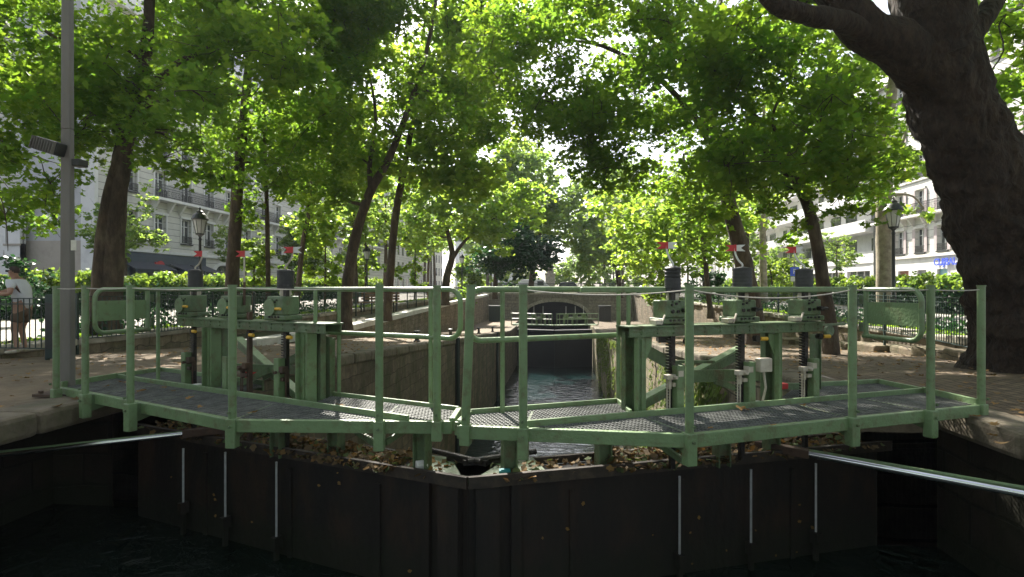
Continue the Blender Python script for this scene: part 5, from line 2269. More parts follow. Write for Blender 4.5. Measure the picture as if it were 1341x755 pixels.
# ================================================================== the man at the railing
def person_at(px, Y, label, stand=True):
    p = at(px, Y, zt(Y) + .0)
    t = thing('person', label, 'person', p)
    u = RT
    f = np.array((-RT[0], -RT[1], 0))       # he faces the picture's left
    toward = -FW
    W = lambda a, b, z: p + f * a + toward * b + np.array((0, 0, z))   # a ahead, b towards the railing

    def skin(name, chains, m, parent, sub=2, root=0):
        V, E, Rr = [], [], []
        idx = {}
        for ch in chains:
            prev = None
            for key, pos, r_ in ch:
                if key in idx:
                    i = idx[key]
                else:
                    i = len(V)
                    idx[key] = i
                    V.append(tuple(pos))
                    Rr.append(r_)
                if prev is not None:
                    E.append((prev, i))
                prev = i
        me = bpy.data.meshes.new(name)
        off = root_loc(parent)
        me.from_pydata([tuple(np.array(v) - off) for v in V], E, [])
        o = link_mesh(name, me, None, parent)
        sk = o.modifiers.new('skin', 'SKIN')
        sk.use_smooth_shade = True
        for i, r_ in enumerate(Rr):
            me.skin_vertices[0].data[i].radius = r_ if hasattr(r_, '__len__') else (r_, r_)
        me.skin_vertices[0].data[root].use_root = True
        sb = o.modifiers.new('sub', 'SUBSURF')
        sb.levels = sb.render_levels = sub
        bpy.context.view_layer.update()
        dg = bpy.context.evaluated_depsgraph_get()
        me2 = bpy.data.meshes.new_from_object(o.evaluated_get(dg))
        o.modifiers.clear()
        o.data = me2
        me2.materials.clear()
        me2.materials.append(m)
        me2.polygons.foreach_set('use_smooth', [True] * len(me2.polygons))
        return o

    sk = mat('warm_skin', (.36, .2, .14), .55, alt=(.3, .16, .11), scale=9)
    shirt = mat('white_tshirt', (.62, .62, .64), .9, alt=(.5, .5, .53), scale=5, bump=.15, bscale=9)
    shorts = mat('brown_shorts', (.13, .085, .06), .9, alt=(.1, .065, .045), scale=6, bump=.15, bscale=9)
    shoe = mat('cream_trainer', (.5, .46, .36), .7, alt=(.2, .17, .13), scale=16)
    # body: pelvis, spine, neck, head, legs, arms: one continuous skin
    pel = ('pel', W(.0, .05, .86), (.155, .125))
    sp1 = ('sp1', W(.0, .07, 1.02), (.15, .12))
    che = ('che', W(.03, .10, 1.24), (.175, .13))
    nk = ('nk', W(.07, .12, 1.385), (.062, .062))
    hd0 = ('hd0', W(.10, .13, 1.44), (.07, .07))
    hd1 = ('hd1', W(.105, .135, 1.50), (.088, .078))
    hd2 = ('hd2', W(.095, .135, 1.565), (.078, .07))
    hipL, kneL, ankL = ('hl', W(-.0, .14, .80), (.1, .1)), ('kl', W(.03, .2, .46), (.058, .058)), ('al', W(-.06, .24, .09), (.036, .036))
    footL = ('fl', W(.09, .28, .045), (.04, .03))
    hipR, kneR, ankR = ('hr', W(.0, -.05, .80), (.1, .1)), ('kr', W(.09, -.02, .46), (.058, .058)), ('ar', W(.03, -.04, .09), (.036, .036))
    footR = ('fr', W(.2, -.02, .045), (.04, .03))
    shL, elL, wrL = ('sl', W(.02, .27, 1.31), (.058, .058)), ('el', W(-.03, .36, 1.10), (.043, .043)), ('wl', W(.22, .40, 1.10), (.029, .029))
    shR, elR, wrR = ('sr', W(.06, -.07, 1.31), (.058, .058)), ('er', W(.28, .1, 1.14), (.043, .043)), ('wr', W(.36, .33, 1.09), (.029, .029))
    body = skin('body', [[pel, sp1, che, nk, hd0, hd1, hd2], [pel, hipL, kneL, ankL, footL], [pel, hipR, kneR, ankR, footR],
                         [che, shL, elL, wrL], [che, shR, elR, wrR]], sk, t)
    # hands: palm and five fingers, rooted in the wrist
    for key, w0, d0 in (('l', wrL[1], f), ('r', wrR[1], (f + toward) / math.sqrt(2))):
        sidev = np.cross((0, 0, 1), d0)
        dn_ = np.array((0, 0, -1.0))
        ch = []
        palm = ('p', w0 + d0 * .05 + dn_ * .005, (.03, .016))
        ch.append([('w', w0 - d0 * .01, .026), palm, ('q', w0 + d0 * .085 + dn_ * .012, (.03, .014))])
        for i, (o_, L_) in enumerate(((-.03, .06), (-.011, .07), (.01, .066), (.029, .052))):
            b = w0 + d0 * .085 + sidev * o_ + dn_ * .012
            ch.append([('q', None, None), ('f%d0' % i, b + d0 * .015, .0085), ('f%d1' % i, b + d0 * L_ * .6 + dn_ * .015, .008), ('f%d2' % i, b + d0 * L_ * .75 + dn_ * .04, .007)])
        ch.append([palm, ('t0', w0 + d0 * .06 + sidev * -.04, .01), ('t1', w0 + d0 * .09 + sidev * -.055 + dn_ * .015, .0085)])
        skin('hand', ch, sk, body, 1)
    # head details
    hc = hd1[1] + f * .0
    hb = MB()
    nose = hc + f * .088 + np.array((0, 0, -.005))
    up = np.array((0, 0, 1.0))
    s2 = toward
    hb.add([nose - f * .01 + up * .03, nose - f * .012 - up * .02 + s2 * .016, nose - f * .012 - up * .02 - s2 * .016, nose + f * .018 - up * .015],
           [(0, 1, 3), (0, 3, 2), (1, 2, 3), (0, 2, 1)])
    hb.build('nose', sk, body)
    hb = MB()
    hb.tube([hc + s2 * .078 - f * .01 + up * .02, hc + s2 * .088 - f * .015 + up * .0, hc + s2 * .078 - f * .01 - up * .025], [.008, .014, .008], 8)
    hb.tube([hc - s2 * .078 - f * .01 + up * .02, hc - s2 * .088 - f * .015 + up * .0, hc - s2 * .078 - f * .01 - up * .025], [.008, .014, .008], 8)
    hb.build('ear', sk, body, smooth=True)
    hb = MB()
    hb.tube([hc + f * .083 - up * .05 + s2 * .022, hc + f * .09 - up * .051, hc + f * .083 - up * .05 - s2 * .022], .006, 6)
    hb.build('mouth', mat('lips', (.3, .12, .1), .5), body, smooth=True)
    hb = MB()
    for sg in (-1, 1):
        c = hc + f * .08 + s2 * sg * .036 + up * .022
        hb.obox(c, f, s2, up, .009, .03, .02)
        hb.bar(c + s2 * sg * .028, hc + s2 * sg * .082 - f * .01 + up * .028, .006, .008)
    hb.obox(hc + f * .088 + up * .028, f, s2, up, .004, .012, .004)
    hb.build('sunglasses', M['black_iron'], body, bevel=.004)
    # very short dark hair cap
    me = bpy.data.meshes.new('hair')
    bm = bmesh.new()
    bmesh.ops.create_uvsphere(bm, u_segments=20, v_segments=12, radius=1)
    off = root_loc(t)
    for v in bm.verts:
        q = np.array(v.co)
        v.co = Vector(hc - off + np.array((0, 0, .03)) - f * .012 + u * 0 + f * q[0] * .092 + s2 * q[1] * .082 + up * q[2] * .088)
    bmesh.ops.delete(bm, geom=[v for v in bm.verts if (v.co - Vector(hc - off)).dot(Vector(f)) * .9 - (v.co.z - (hc - off)[2]) > -.035], context='VERTS')
    bm.to_mesh(me)
    bm.free()
    link_mesh('hair', me, mat('short_dark_hair', (.05, .035, .03), .9), body, smooth=True)
    # clothes
    g = .018
    gr = lambda n_, a=g: (n_[0] + 's', n_[1], tuple(q + a for q in n_[2]))
    slL = ('xl', elL[1] * .62 + shL[1] * .38, .062)
    slR = ('xr', elR[1] * .6 + shR[1] * .4, .062)
    skin('t_shirt', [[gr(('pel', W(0, .05, .78), (.16, .135))), gr(sp1), gr(che, .014), ('nc', W(.06, .115, 1.345), (.075, .075))],
                     [gr(che), gr(shL, .014), slL], [gr(che), gr(shR, .014), slR]], shirt, t)
    kL = ('k1', kneL[1] * .75 + hipL[1] * .25, .092)
    kR = ('k2', kneR[1] * .75 + hipR[1] * .25, .092)
    skin('shorts', [[('ps', W(0, .05, .86), (.16, .13)), ('p2', W(0, .05, .78), (.165, .135))], [('p2', None, None), ('h1', hipL[1], .118), kL], [('p2', None, None), ('h2', hipR[1], .118), kR]], shorts, t)
    for an, ft in ((ankL, footL), (ankR, footR)):
        d = ft[1] - an[1]
        d[2] = 0
        d /= np.linalg.norm(d)
        a_ = an[1].copy()
        zg = p[2]
        skin('shoe', [[('a', np.array((a_[0], a_[1], zg + .075)) - d * .03, (.05, .045)), ('b', np.array((a_[0], a_[1], zg + .05)) + d * .07, (.045, .04)), ('c', np.array((a_[0], a_[1], zg + .038)) + d * .16, (.044, .028)), ('d', np.array((a_[0], a_[1], zg + .035)) + d * .2, (.036, .022))]], shoe, t)
    return t


person_at(33, 10.62, 'man in white t-shirt, brown shorts and sunglasses leaning with folded arms on the railing')
# ================================================================== foliage
rng = np.random.default_rng(11)

LEAF9 = np.array([(0, 0), (.32, -.08), (.5, .18), (.3, .28), (.52, .62), (.2, .58), (0, 1.0), (-.2, .58), (-.52, .62), (-.3, .28), (-.5, .18), (-.32, -.08)]) - (0, .4)
LEAF_DRY = np.array([(0, -.5), (.22, -.3), (.42, -.05), (.25, .1), (.3, .42), (.02, .5), (-.2, .3), (-.42, .22), (-.3, -.1), (-.35, -.32)])
LEAF6 = np.array([(0, -.45), (.42, -.1), (.3, .35), (0, .55), (-.34, .33), (-.4, -.12)])
LEAF4 = np.array([(0, -.5), (.4, 0.05), (0, .55), (-.4, -.05)])


def leaves_mesh(name, C, size, shape, m, parent=None, seed=0, droop=.5, var=.42, flat=None):
    """one mesh of separate leaf faces at centres C"""
    r = np.random.default_rng(seed)
    n = len(C)
    k = len(shape)
    # normals: mostly up, widely scattered
    nrm = r.normal(size=(n, 3))
    nrm /= np.linalg.norm(nrm, axis=1)[:, None]
    nrm[:, 2] = np.abs(nrm[:, 2])
    nrm += np.array((0, 0, droop))
    if flat is not None:
        nrm = nrm * .35 + np.array(flat)
    nrm /= np.linalg.norm(nrm, axis=1)[:, None]
    t = r.normal(size=(n, 3))
    t[:, 2] -= .6
    t -= nrm * np.sum(t * nrm, axis=1)[:, None]
    t /= np.linalg.norm(t, axis=1)[:, None]
    b = np.cross(nrm, t)
    s = size * (1 + var * r.uniform(-1, 1, n))
    V = C[:, None, :] + s[:, None, None] * (shape[None, :, 0, None] * b[:, None, :] + shape[None, :, 1, None] * t[:, None, :])
    # slight fold: lift points away from the midrib
    V += (s[:, None] * np.abs(shape[None, :, 0]) * .35)[:, :, None] * nrm[:, None, :]
    V = V.reshape(-1, 3)
    if parent is not None:
        V = V - root_loc(parent)
    me = bpy.data.meshes.new(name)
    me.vertices.add(n * k)
    me.vertices.foreach_set('co', V.astype(np.float32).ravel())
    me.loops.add(n * k)
    me.loops.foreach_set('vertex_index', np.arange(n * k, dtype=np.int32))
    me.polygons.add(n)
    me.polygons.foreach_set('loop_start', np.arange(0, n * k, k, dtype=np.int32))
    me.polygons.foreach_set('loop_total', np.full(n, k, dtype=np.int32))
    me.update(calc_edges=True)
    return link_mesh(name, me, m, parent)


def blob_leaves(B, per, cl, r):
    """leaf centres: blobs (x,y,z,rad) -> twig clusters -> leaves"""
    out = []
    for (x, y, z, rad) in B:
        n = max(3, int(per * rad * rad / cl))
        d = r.normal(size=(n, 3))
        d /= np.linalg.norm(d, axis=1)[:, None]
        d *= (r.uniform(0.05, 1, n) ** .5 * r.uniform(.65, 1.42, n))[:, None] * rad
        d[:, 2] *= .75
        c = np.array((x, y, z)) + d
        w = r.normal(size=(n, cl, 3)) * np.array((.17, .17, .10)) * (rad ** .5)
        # each spray hangs a little from its twig
        w[:, :, 2] -= np.abs(r.normal(size=(n, cl))) * .06
        out.append((c[:, None, :] + w).reshape(-1, 3))
    return np.concatenate(out)


def in_poly(x, y, poly):
    c = False
    j = len(poly) - 1
    for i in range(len(poly)):
        xi, yi = poly[i]
        xj, yj = poly[j]
        if (yi > y) != (yj > y) and x < (xj - xi) * (y - yi) / (yj - yi) + xi:
            c = not c
        j = i
    return c


def fill(poly, Y0, Y1, n, r0, r1, r, excl=None):
    """blob centres whose outlines fill a region of the crown between two depths"""
    xs, ys = [p[0] for p in poly], [p[1] for p in poly]
    out = []
    tries = 0
    while len(out) < n and tries < n * 60:
        tries += 1
        x, y = r.uniform(min(xs), max(xs)), r.uniform(min(ys), max(ys))
        if not in_poly(x, y, poly) or (excl and in_poly(x, y, excl)):
            continue
        Y = r.uniform(Y0, Y1)
        p = pd(x, y, Y)
        out.append((*p, r.uniform(r0, r1)))
    return out


# gaps in the canopy through which the sun reaches the places it reaches in the photograph
SPOTS = [(gp(975, 551, .1), .3), (gp(1003, 549, .1), .15), (gp(860, 556, .1), .3), (gp(790, 552, .1), .35), (gp(1095, 527, .1), .2), (gp(1165, 518, .1), .3), (gp(1050, 520, .1), .25),
         (at(790, 5.3, -.35), .3), (at(850, 5.2, -.35), .25), (at(940, 5.5, -.35), .25), (at(495, 5.3, -.35), .22), (at(540, 5.1, -.35), .2), (gp(470, 549, .1), .15), (gp(725, 545, .1), .3),
         (gp(1120, 480, 0), .5), (gp(1240, 478, 0), .4), (gp(1310, 500, 0), .35), (gp(1090, 462, 0), .6), (gp(215, 486, 0), .3), (gp(240, 462, 0), .5), (gp(430, 455, -.2), .6), (gp(60, 487, 0), .3),
         (at(880, 5.2, .9), .3), (at(970, 5.4, .9), .25), (at(1060, 5.7, .9), .2), (at(640, 5.0, 1.1), .3), (at(1120, 6.5, 0.0), .4), (gp(1190, 500, 0), .3), (gp(960, 440, -.3), .8), (gp(900, 436, -.5), .8)]


def sunlit(b):
    c = np.array(b[:3])
    for p, rad in SPOTS:
        w = c - p
        k = np.dot(w, np.array(sd))
        py = 377 - (c[2] + b[3] * .5 - CAMZ) * FPX / max(.5, float(np.dot(c, FW)))
        if k < 2 or (py > -15 - 0 and c[2] > 0 and float(np.dot(c, FW)) > 0):
            continue
        if np.linalg.norm(w - k * np.array(sd)) < b[3] * .5 + rad * .8:
            return False
    return True


def make_tree(label, trunk, radii, blobs, leafm, lsize=.17, shape=LEAF9, per=330, cl=14, bark='bark', seed=1, name='plane_tree', group=None,
              limbs=(), nseg=14, rough=.12, rs=3.0, limb_r=.06, branches=True, crown_name='crown'):
    r = np.random.default_rng(seed)
    base = np.array(trunk[0], float)
    blobs = [b for b in blobs if sunlit(b)]
    t = thing(name, label, 'tree', base, group)
    path = smooth_path(trunk, 16 if nseg > 60 else 5)
    L = len(path)
    rr = np.interp(np.linspace(0, 1, L), np.linspace(0, 1, len(radii)), radii)
    path = [path[0] - np.array((0, 0, .4))] + path
    rr = [rr[0] * 1.25] + list(rr)
    mb = MB()
    mb.tube(path, rr, nseg, rough=rough, rs=rs)
    tr = mb.build('trunk', M[bark], t, smooth=True)
    allp = [(p, q) for p, q in zip(path, rr)]
    for lp, lr in limbs:
        sp = smooth_path(lp, 14 if nseg > 60 else 5)
        lrr = np.interp(np.linspace(0, 1, len(sp)), np.linspace(0, 1, len(lr)), lr)
        mb = MB()
        mb.tube(sp, lrr, 48 if nseg > 60 else max(8, nseg - 4), rough=rough, rs=rs)
        mb.build('limb', M[bark], t, smooth=True)
        allp += [(p, q) for p, q in zip(sp, lrr)]
    if branches and len(blobs):
        # thin branches out to every clump, grown from the nearest wood already there
        PP = np.array([p for p, q in allp])
        RR = np.array([q for p, q in allp])
        zmin = path[1][2] + .35 * (path[-1][2] - path[1][2])
        ok = PP[:, 2] > zmin
        ok[-1] = True
        PP, RR = PP[ok], RR[ok]
        mb = MB()
        order = sorted(range(len(blobs)), key=lambda i: np.min(np.linalg.norm(PP - np.array(blobs[i][:3]), axis=1)))
        for i in order:
            c = np.array(blobs[i][:3])
            dd = np.linalg.norm(PP - c, axis=1) + .6 * np.maximum(0, PP[:, 2] - c[2])
            j = int(np.argmin(dd))
            a = PP[j]
            r0 = min(RR[j] * .6, limb_r)
            if np.linalg.norm(c - a) < .3:
                continue
            Lb = np.linalg.norm(c - a)
            m1 = a + (c - a) * .35 + np.array((0, 0, .10 * Lb)) + r.normal(size=3) * .05 * Lb
            m2 = a + (c - a) * .7 + np.array((0, 0, .07 * Lb)) + r.normal(size=3) * .05 * Lb
            sp = smooth_path([a, m1, m2, c], 3)
            rads = np.linspace(r0, max(.012, r0 * .35), len(sp))
            mb.tube(sp, rads, 6, caps=False)
            PP = np.concatenate([PP, np.array(sp[3:])])
            RR = np.concatenate([RR, rads[3:]])
            rad = blobs[i][3]
            for k in range(3):
                e = c + r.normal(size=3) * rad * .55
                mid_ = (c + e) / 2 + r.normal(size=3) * .1 * rad
                mb.tube([c, mid_, e], [max(.01, r0 * .3), .008, .005], 4, caps=False)
        mb.build('branches', M[bark], t, smooth=True)
    if len(blobs):
        C = blob_leaves(blobs, per, cl, r)
        leaves_mesh(crown_name, C, lsize, shape, M[leafm], t, seed)
    return t


def px_path(pts, Y, Ys=None):
    return [pd(x, y, Y if Ys is None else Ys[i]) for i, (x, y) in enumerate(pts)]


# ---------------- left side, near to far
r = np.random.default_rng(3)
B = fill([(-300, -250), (330, -250), (400, -60), (395, 100), (330, 150), (250, 215), (200, 195), (130, 150), (60, 120), (-300, 150)], 11, 17, 60, .7, 1.15, r)
B += fill([(230, -60), (400, -60), (400, 110), (260, 110)], 13, 17, 26, .6, .9, r)
B += fill([(40, 90), (270, 100), (262, 200), (205, 228), (110, 205), (50, 180)], 12.5, 16, 22, .5, .8, r)
B += fill([(-40, 120), (60, 120), (110, 190), (95, 240), (35, 250), (-40, 270)], 12, 15, 13, .5, .8, r)
B += fill([(10, 225), (110, 215), (122, 270), (100, 290), (60, 300)], 12.5, 14, 5, .32, .45, r)
B += fill([(190, 190), (270, 180), (310, 225), (300, 245), (210, 215)], 12.5, 15, 9, .35, .55, r)
make_tree('big plane tree with a thick dark double trunk just right of the steel pole',
          px_path([(140, 452), (143, 400), (148, 330), (154, 250), (166, 175), (186, 100), (196, 0), (190, -160), (200, -330)], 14),
          [.33, .28, .24, .21, .17, .13, .1, .07], B, 'leaf_near', 0.126, per=587, seed=2,
          limbs=[(px_path([(131, 452), (130, 400), (133, 330), (141, 262), (155, 205), (166, 170)], 13.85), [.24, .2, .165, .13, .1, .06]),
                 (px_path([(178, 130), (130, 90), (60, 40)], 14), [.09, .06, .04]),
                 (px_path([(166, 175), (200, 110), (255, 70), (310, 50)], 14), [.15, .1, .07, .04]),
                 (px_path([(150, 160), (200, 135), (270, 122), (330, 125)], 13.5), [.08, .05, .035, .02])], limb_r=.05)
# low foreground spray along the left edge
r = np.random.default_rng(4)
B = fill([(-300, 60), (-10, 130), (50, 250), (20, 290), (-40, 275), (-300, 300)], 10, 12, 14, .45, .75, r)
make_tree('plane tree at the left edge whose leafy boughs hang beside the steel pole',
          [at(-190, 12.5, 0), at(-190, 12.5, 2.2), at(-170, 12.4, 4.5), at(-120, 12.2, 7), at(-90, 12, 9.5)], [.3, .25, .2, .12, .06], B + fill([(-500, -300), (-60, -300), (0, 60), (-400, 60)], 9.5, 13, 26, .8, 1.2, r), 'leaf_near', 0.116, per=702, seed=5)
r = np.random.default_rng(6)
B = fill([(190, -190), (500, -190), (480, 40), (440, 170), (380, 230), (330, 210), (300, 225), (230, 200)], 17, 23, 50, .8, 1.3, r)
B += fill([(285, 205), (345, 205), (345, 290), (320, 285)], 18.5, 20.5, 7, .4, .65, r)
make_tree('upright plane tree with a straight grey-brown trunk, left, in front of the wooden door',
          px_path([(304, 425), (304, 370), (308, 300), (312, 230), (320, 150), (328, 40), (330, -120)], 20), [.26, .225, .2, .17, .12, .08], B, 'leaf_near', 0.136, LEAF9, per=462, seed=7, limb_r=.06)
r = np.random.default_rng(8)
B = fill([(322, 110), (392, 120), (400, 250), (372, 300), (338, 240)], 19.5, 22, 16, .4, .7, r)
make_tree('slim young tree with a thin straight dark stem, left, between two plane trees',
          px_path([(351, 420), (351, 360), (350, 290), (348, 220), (346, 140), (350, 60)], 20.5), [.095, .085, .075, .06, .03], B, 'leaf_near', 0.116, per=608, seed=9, name='young_tree', limb_r=.03, nseg=8)
r = np.random.default_rng(10)
B = fill([(370, -150), (640, -130), (655, 60), (640, 150), (600, 215), (540, 215), (490, 205), (430, 215), (375, 190)], 19, 26, 60, .85, 1.4, r)
B += fill([(600, -60), (690, -60), (690, 120), (650, 190), (600, 150)], 21, 27, 22, .7, 1.1, r)
B += fill([(410, 195), (460, 190), (450, 255), (415, 260)], 20, 23, 5, .5, .7, r)
make_tree('leaning plane tree with a trunk curving right, left of the far street lamp',
          px_path([(453, 418), (456, 365), (468, 300), (485, 250), (510, 205), (535, 140), (560, 60), (580, -60)], 22.5), [.24, .215, .19, .165, .12, .08, .05], B, 'leaf_near', 0.143, LEAF9, per=475, seed=11,
          limbs=[(px_path([(478, 268), (455, 262), (432, 248), (410, 240)], 22.5), [.08, .06, .03]), (px_path([(486, 250), (484, 215), (492, 150), (480, 80)], 22.5), [.12, .08, .04])])
r = np.random.default_rng(12)
B = fill([(440, 0), (640, 10), (650, 150), (648, 230), (600, 265), (560, 245), (510, 230), (450, 240)], 24, 29, 62, 1.0, 1.5, r)
make_tree('slender plane tree with a near-straight trunk, left, right of the far street lamp',
          px_path([(507, 408), (511, 360), (517, 290), (527, 230), (538, 170), (548, 90), (560, 0)], 26), [.2, .18, .165, .14, .1, .05], B, 'leaf_mid', .23, LEAF6, per=190, seed=13,
          limbs=[(px_path([(526, 235), (545, 215), (570, 190), (600, 170)], 26), [.07, .05, .03])])
r = np.random.default_rng(14)
B = fill([(380, 240), (420, 250), (425, 305), (400, 320), (378, 300)], 29, 33, 12, .7, 1.0, r)
make_tree('small tree with a thin slanting trunk, left, right of the black bellows',
          px_path([(388, 410), (392, 360), (397, 315), (404, 280), (408, 230)], 31), [.16, .14, .12, .07], B + fill([(370, 100), (480, 120), (470, 240), (390, 250)], 29, 34, 22, 1.0, 1.5, r), 'leaf_mid', .24, LEAF6, per=180, seed=15)
r = np.random.default_rng(16)
B = fill([(535, 235), (600, 225), (690, 245), (697, 290), (660, 325), (620, 318), (560, 325), (532, 290)], 38, 46, 48, 1.1, 1.7, r)
make_tree('light green forked plane tree, centre left, just left of the dark evergreen',
          px_path([(583, 392), (585, 362), (592, 335), (588, 310), (580, 280), (570, 250)], 42), [.3, .26, .2, .12, .06], B, 'leaf_mid', .28, LEAF6, per=120, seed=17,
          limbs=[(px_path([(588, 345), (606, 318), (626, 300), (655, 280)], 42), [.17, .12, .08, .05])])
r = np.random.default_rng(18)
B = fill([(628, 318), (660, 295), (700, 290), (716, 318), (712, 345), (690, 352), (640, 350)], 46, 52, 26, 1.2, 1.8, r)
make_tree('dark bluish evergreen tree left of the bridge centre',
          px_path([(648, 385), (649, 365), (652, 340), (670, 310)], 49), [.22, .2, .15, .06], B, 'leaf_dark', .3, LEAF6, per=170, seed=19, name='evergreen_tree')
r = np.random.default_rng(20)
B = fill([(640, 215), (665, 190), (700, 195), (735, 240), (748, 275), (740, 315), (715, 325), (690, 300), (650, 290)], 56, 64, 54, 1.5, 2.3, r)
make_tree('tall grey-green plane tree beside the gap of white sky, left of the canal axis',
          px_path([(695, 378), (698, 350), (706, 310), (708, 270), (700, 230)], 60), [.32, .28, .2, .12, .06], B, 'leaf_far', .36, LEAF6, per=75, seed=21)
# bushes and small understorey trees on the left
def bush(px, py0, py1, w, Y, leafm, label, seed, n=26, lsize=.17, shape=LEAF6, name='bush', per=260, rr_=None, group=None):
    r = np.random.default_rng(seed)
    p = at(px, Y, zt(Y))
    B = []
    hw = w / 2
    ztop_ = 1.2 + (377 - py0) * Y / FPX
    zb_ = max(zt(Y) + .3, 1.2 + (377 - py1) * Y / FPX)
    wx = hw * Y / FPX
    for _ in range(n):
        a, q = r.uniform(0, 6.28), r.uniform(0, 1) ** .5
        z = r.uniform(zb_, ztop_)
        k = math.sqrt(max(.1, 1 - ((z - (zb_ + ztop_) / 2) / ((ztop_ - zb_) * .6)) ** 2))
        B.append((p[0] + wx * q * k * math.cos(a), p[1] + wx * .8 * q * k * math.sin(a), z, r.uniform(.6, 1.0) * (rr_ or max(.35, wx * .35))))
    return make_tree(label, [p, p + np.array((.05, 0, .4 * (ztop_ - zt(Y)))), p + np.array((0, .1, .8 * (ztop_ - zt(Y))))], [.08, .06, .03], B, leafm, lsize, shape, per=per, seed=seed, name=name, nseg=8, limb_r=.03, group=group)


bush(331, 318, 372, 56, 24, 'leaf_hedge', 'bright leafy shrub in front of the left facade, right of the wooden door', 31, 26)
bush(28, 338, 400, 58, 17.5, 'leaf_dark', 'dark rounded evergreen bush behind the leaning man', 32, 22, lsize=.12)
bush(425, 275, 372, 70, 33, 'leaf_mid', 'sunny green undergrowth tree behind the leaning trunk on the left', 33, 34, .22)
bush(478, 262, 378, 60, 40, 'leaf_mid', 'sunlit undergrowth tree around the far street lamp', 34, 34, .24)
bush(543, 300, 378, 46, 45, 'leaf_mid', 'pale green undergrowth tree right of the slender trunk', 35, 26, .25)
bush(385, 345, 385, 40, 36, 'leaf_near', 'low dark shrub beneath the slanting trunk on the left', 36, 18, .2)
bush(620, 335, 380, 40, 62, 'leaf_mid', 'low sunny shrub between the planter and the bridge', 37, 22, .28, rr_=1.1)
bush(395, 285, 350, 34, 55, 'leaf_far', 'pale distant tree filling the gap left of the undergrowth', 38, 20, .34, rr_=1.7, per=90)

# ---------------- right side
r = np.random.default_rng(40)
# giant trunk
gb = [pd(1368, 478, 8.9), pd(1356, 430, 8.8), pd(1344, 375, 8.7), pd(1318, 310, 8.6), pd(1295, 250, 8.5), pd(1268, 190, 8.4), pd(1243, 125, 8.3), pd(1224, 62, 8.2), pd(1216, 10, 8.1)]
B = fill([(960, -700), (1750, -700), (1750, -80), (1500, 30), (1400, -60), (1250, -130), (1060, -110), (980, -130)], 6.0, 11, 62, .7, 1.1, r)
B += fill([(1300, 20), (1420, 40), (1420, 200), (1330, 130), (1300, 80)], 9.5, 12.5, 5, .4, .65, r)
B += fill([(1272, 70), (1318, 90), (1320, 185), (1285, 150)], 9.8, 11, 5, .22, .38, r)
B += fill([(1290, 0), (1341, 0), (1341, 60), (1300, 60)], 10.5, 12.5, 5, .35, .5, r)
B += fill([(985, -20), (1100, -40), (1105, 10), (1000, 12)], 8.5, 10.5, 9, .25, .45, r)
make_tree('giant old plane tree with a massive dark gnarled leaning trunk at the right edge', gb,
          [.95, .8, .73, .67, .59, .54, .5, .5, .44], B, 'leaf_near', 0.126, per=491, seed=41, bark='bark_old', nseg=110, rough=.17, rs=2.6,
          limbs=[([pd(1232, 100, 8.2), pd(1180, 62, 8.1), pd(1130, 35, 8.0), pd(1085, -20, 7.9), pd(1010, -130, 7.8), pd(960, -240, 7.6)], [.44, .33, .27, .23, .16, .1]),
                 ([pd(1150, 50, 8.05), pd(1100, 26, 7.7), pd(1055, 18, 7.4), pd(1010, 0, 7.2), pd(960, -60, 7.1)], [.16, .14, .12, .11, .08]),
                 ([pd(1232, 80, 8.1), pd(1205, 10, 8.2), pd(1190, -100, 8.4), pd(1180, -300, 8.6)], [.4, .36, .28, .15]),
                 ([pd(1240, 70, 8.3), pd(1240, 0, 8.6), pd(1265, -110, 9.0), pd(1290, -330, 9.3)], [.42, .36, .26, .12]),
                 ([pd(1255, 75, 8.3), pd(1275, 38, 8.4), pd(1300, 5, 8.6), pd(1335, -50, 8.9), pd(1400, -160, 9.2)], [.2, .16, .14, .13, .08])], limb_r=.07)
r = np.random.default_rng(42)
B = fill([(1060, -160), (1330, -160), (1330, -20), (1230, 40), (1210, 190), (1190, 225), (1165, 130), (1080, 120), (1050, 60)], 16, 21, 34, .5, .9, r)
B += fill([(1170, 190), (1215, 200), (1215, 300), (1180, 280)], 17, 19, 6, .35, .5, r)
make_tree('pale-barked plane tree with a forked top behind the black street lamp on the right',
          px_path([(1160, 432), (1160, 370), (1159, 300), (1158, 230), (1160, 175), (1168, 120), (1172, 60), (1180, -40)], 18.5), [.29, .265, .25, .22, .17, .1, .06], B, 'leaf_mid', .2, LEAF9, per=200, seed=43, bark='bark_pale',
          limbs=[(px_path([(1160, 165), (1148, 130), (1130, 95), (1110, 70)], 18.5), [.1, .08, .05, .03]), (px_path([(1160, 215), (1180, 190), (1190, 160), (1200, 150)], 18.5), [.07, .05, .04, .02])])
r = np.random.default_rng(44)
B = fill([(905, 20), (1010, 20), (1075, 60), (1135, 90), (1165, 170), (1175, 225), (1120, 250), (1060, 215), (1000, 230), (950, 240), (905, 200)], 10.5, 15, 62, .5, .85, r)
B += fill([(1085, 220), (1180, 210), (1195, 250), (1150, 290), (1100, 270)], 12, 14.5, 12, .35, .5, r)
B += fill([(985, 225), (1060, 225), (1070, 310), (1010, 320), (985, 290)], 12, 15.5, 10, .35, .5, r)
make_tree('curving plane tree whose trunk bends left over the rightmost bellows',
          px_path([(1088, 440), (1080, 385), (1072, 330), (1060, 275), (1043, 235), (1014, 212), (998, 180), (985, 150), (960, 120), (925, 95)], 13.5), [.17, .15, .14, .125, .11, .1, .085, .07, .05, .03], B, 'leaf_near', 0.119, LEAF9, per=505, seed=45,
          limbs=[(px_path([(1030, 222), (1032, 205), (1046, 190), (1055, 165)], 13.5), [.07, .05, .03]), (px_path([(1012, 210), (1018, 185), (1012, 150), (1030, 110)], 13.5), [.06, .045, .02])], limb_r=.045)
r = np.random.default_rng(46)
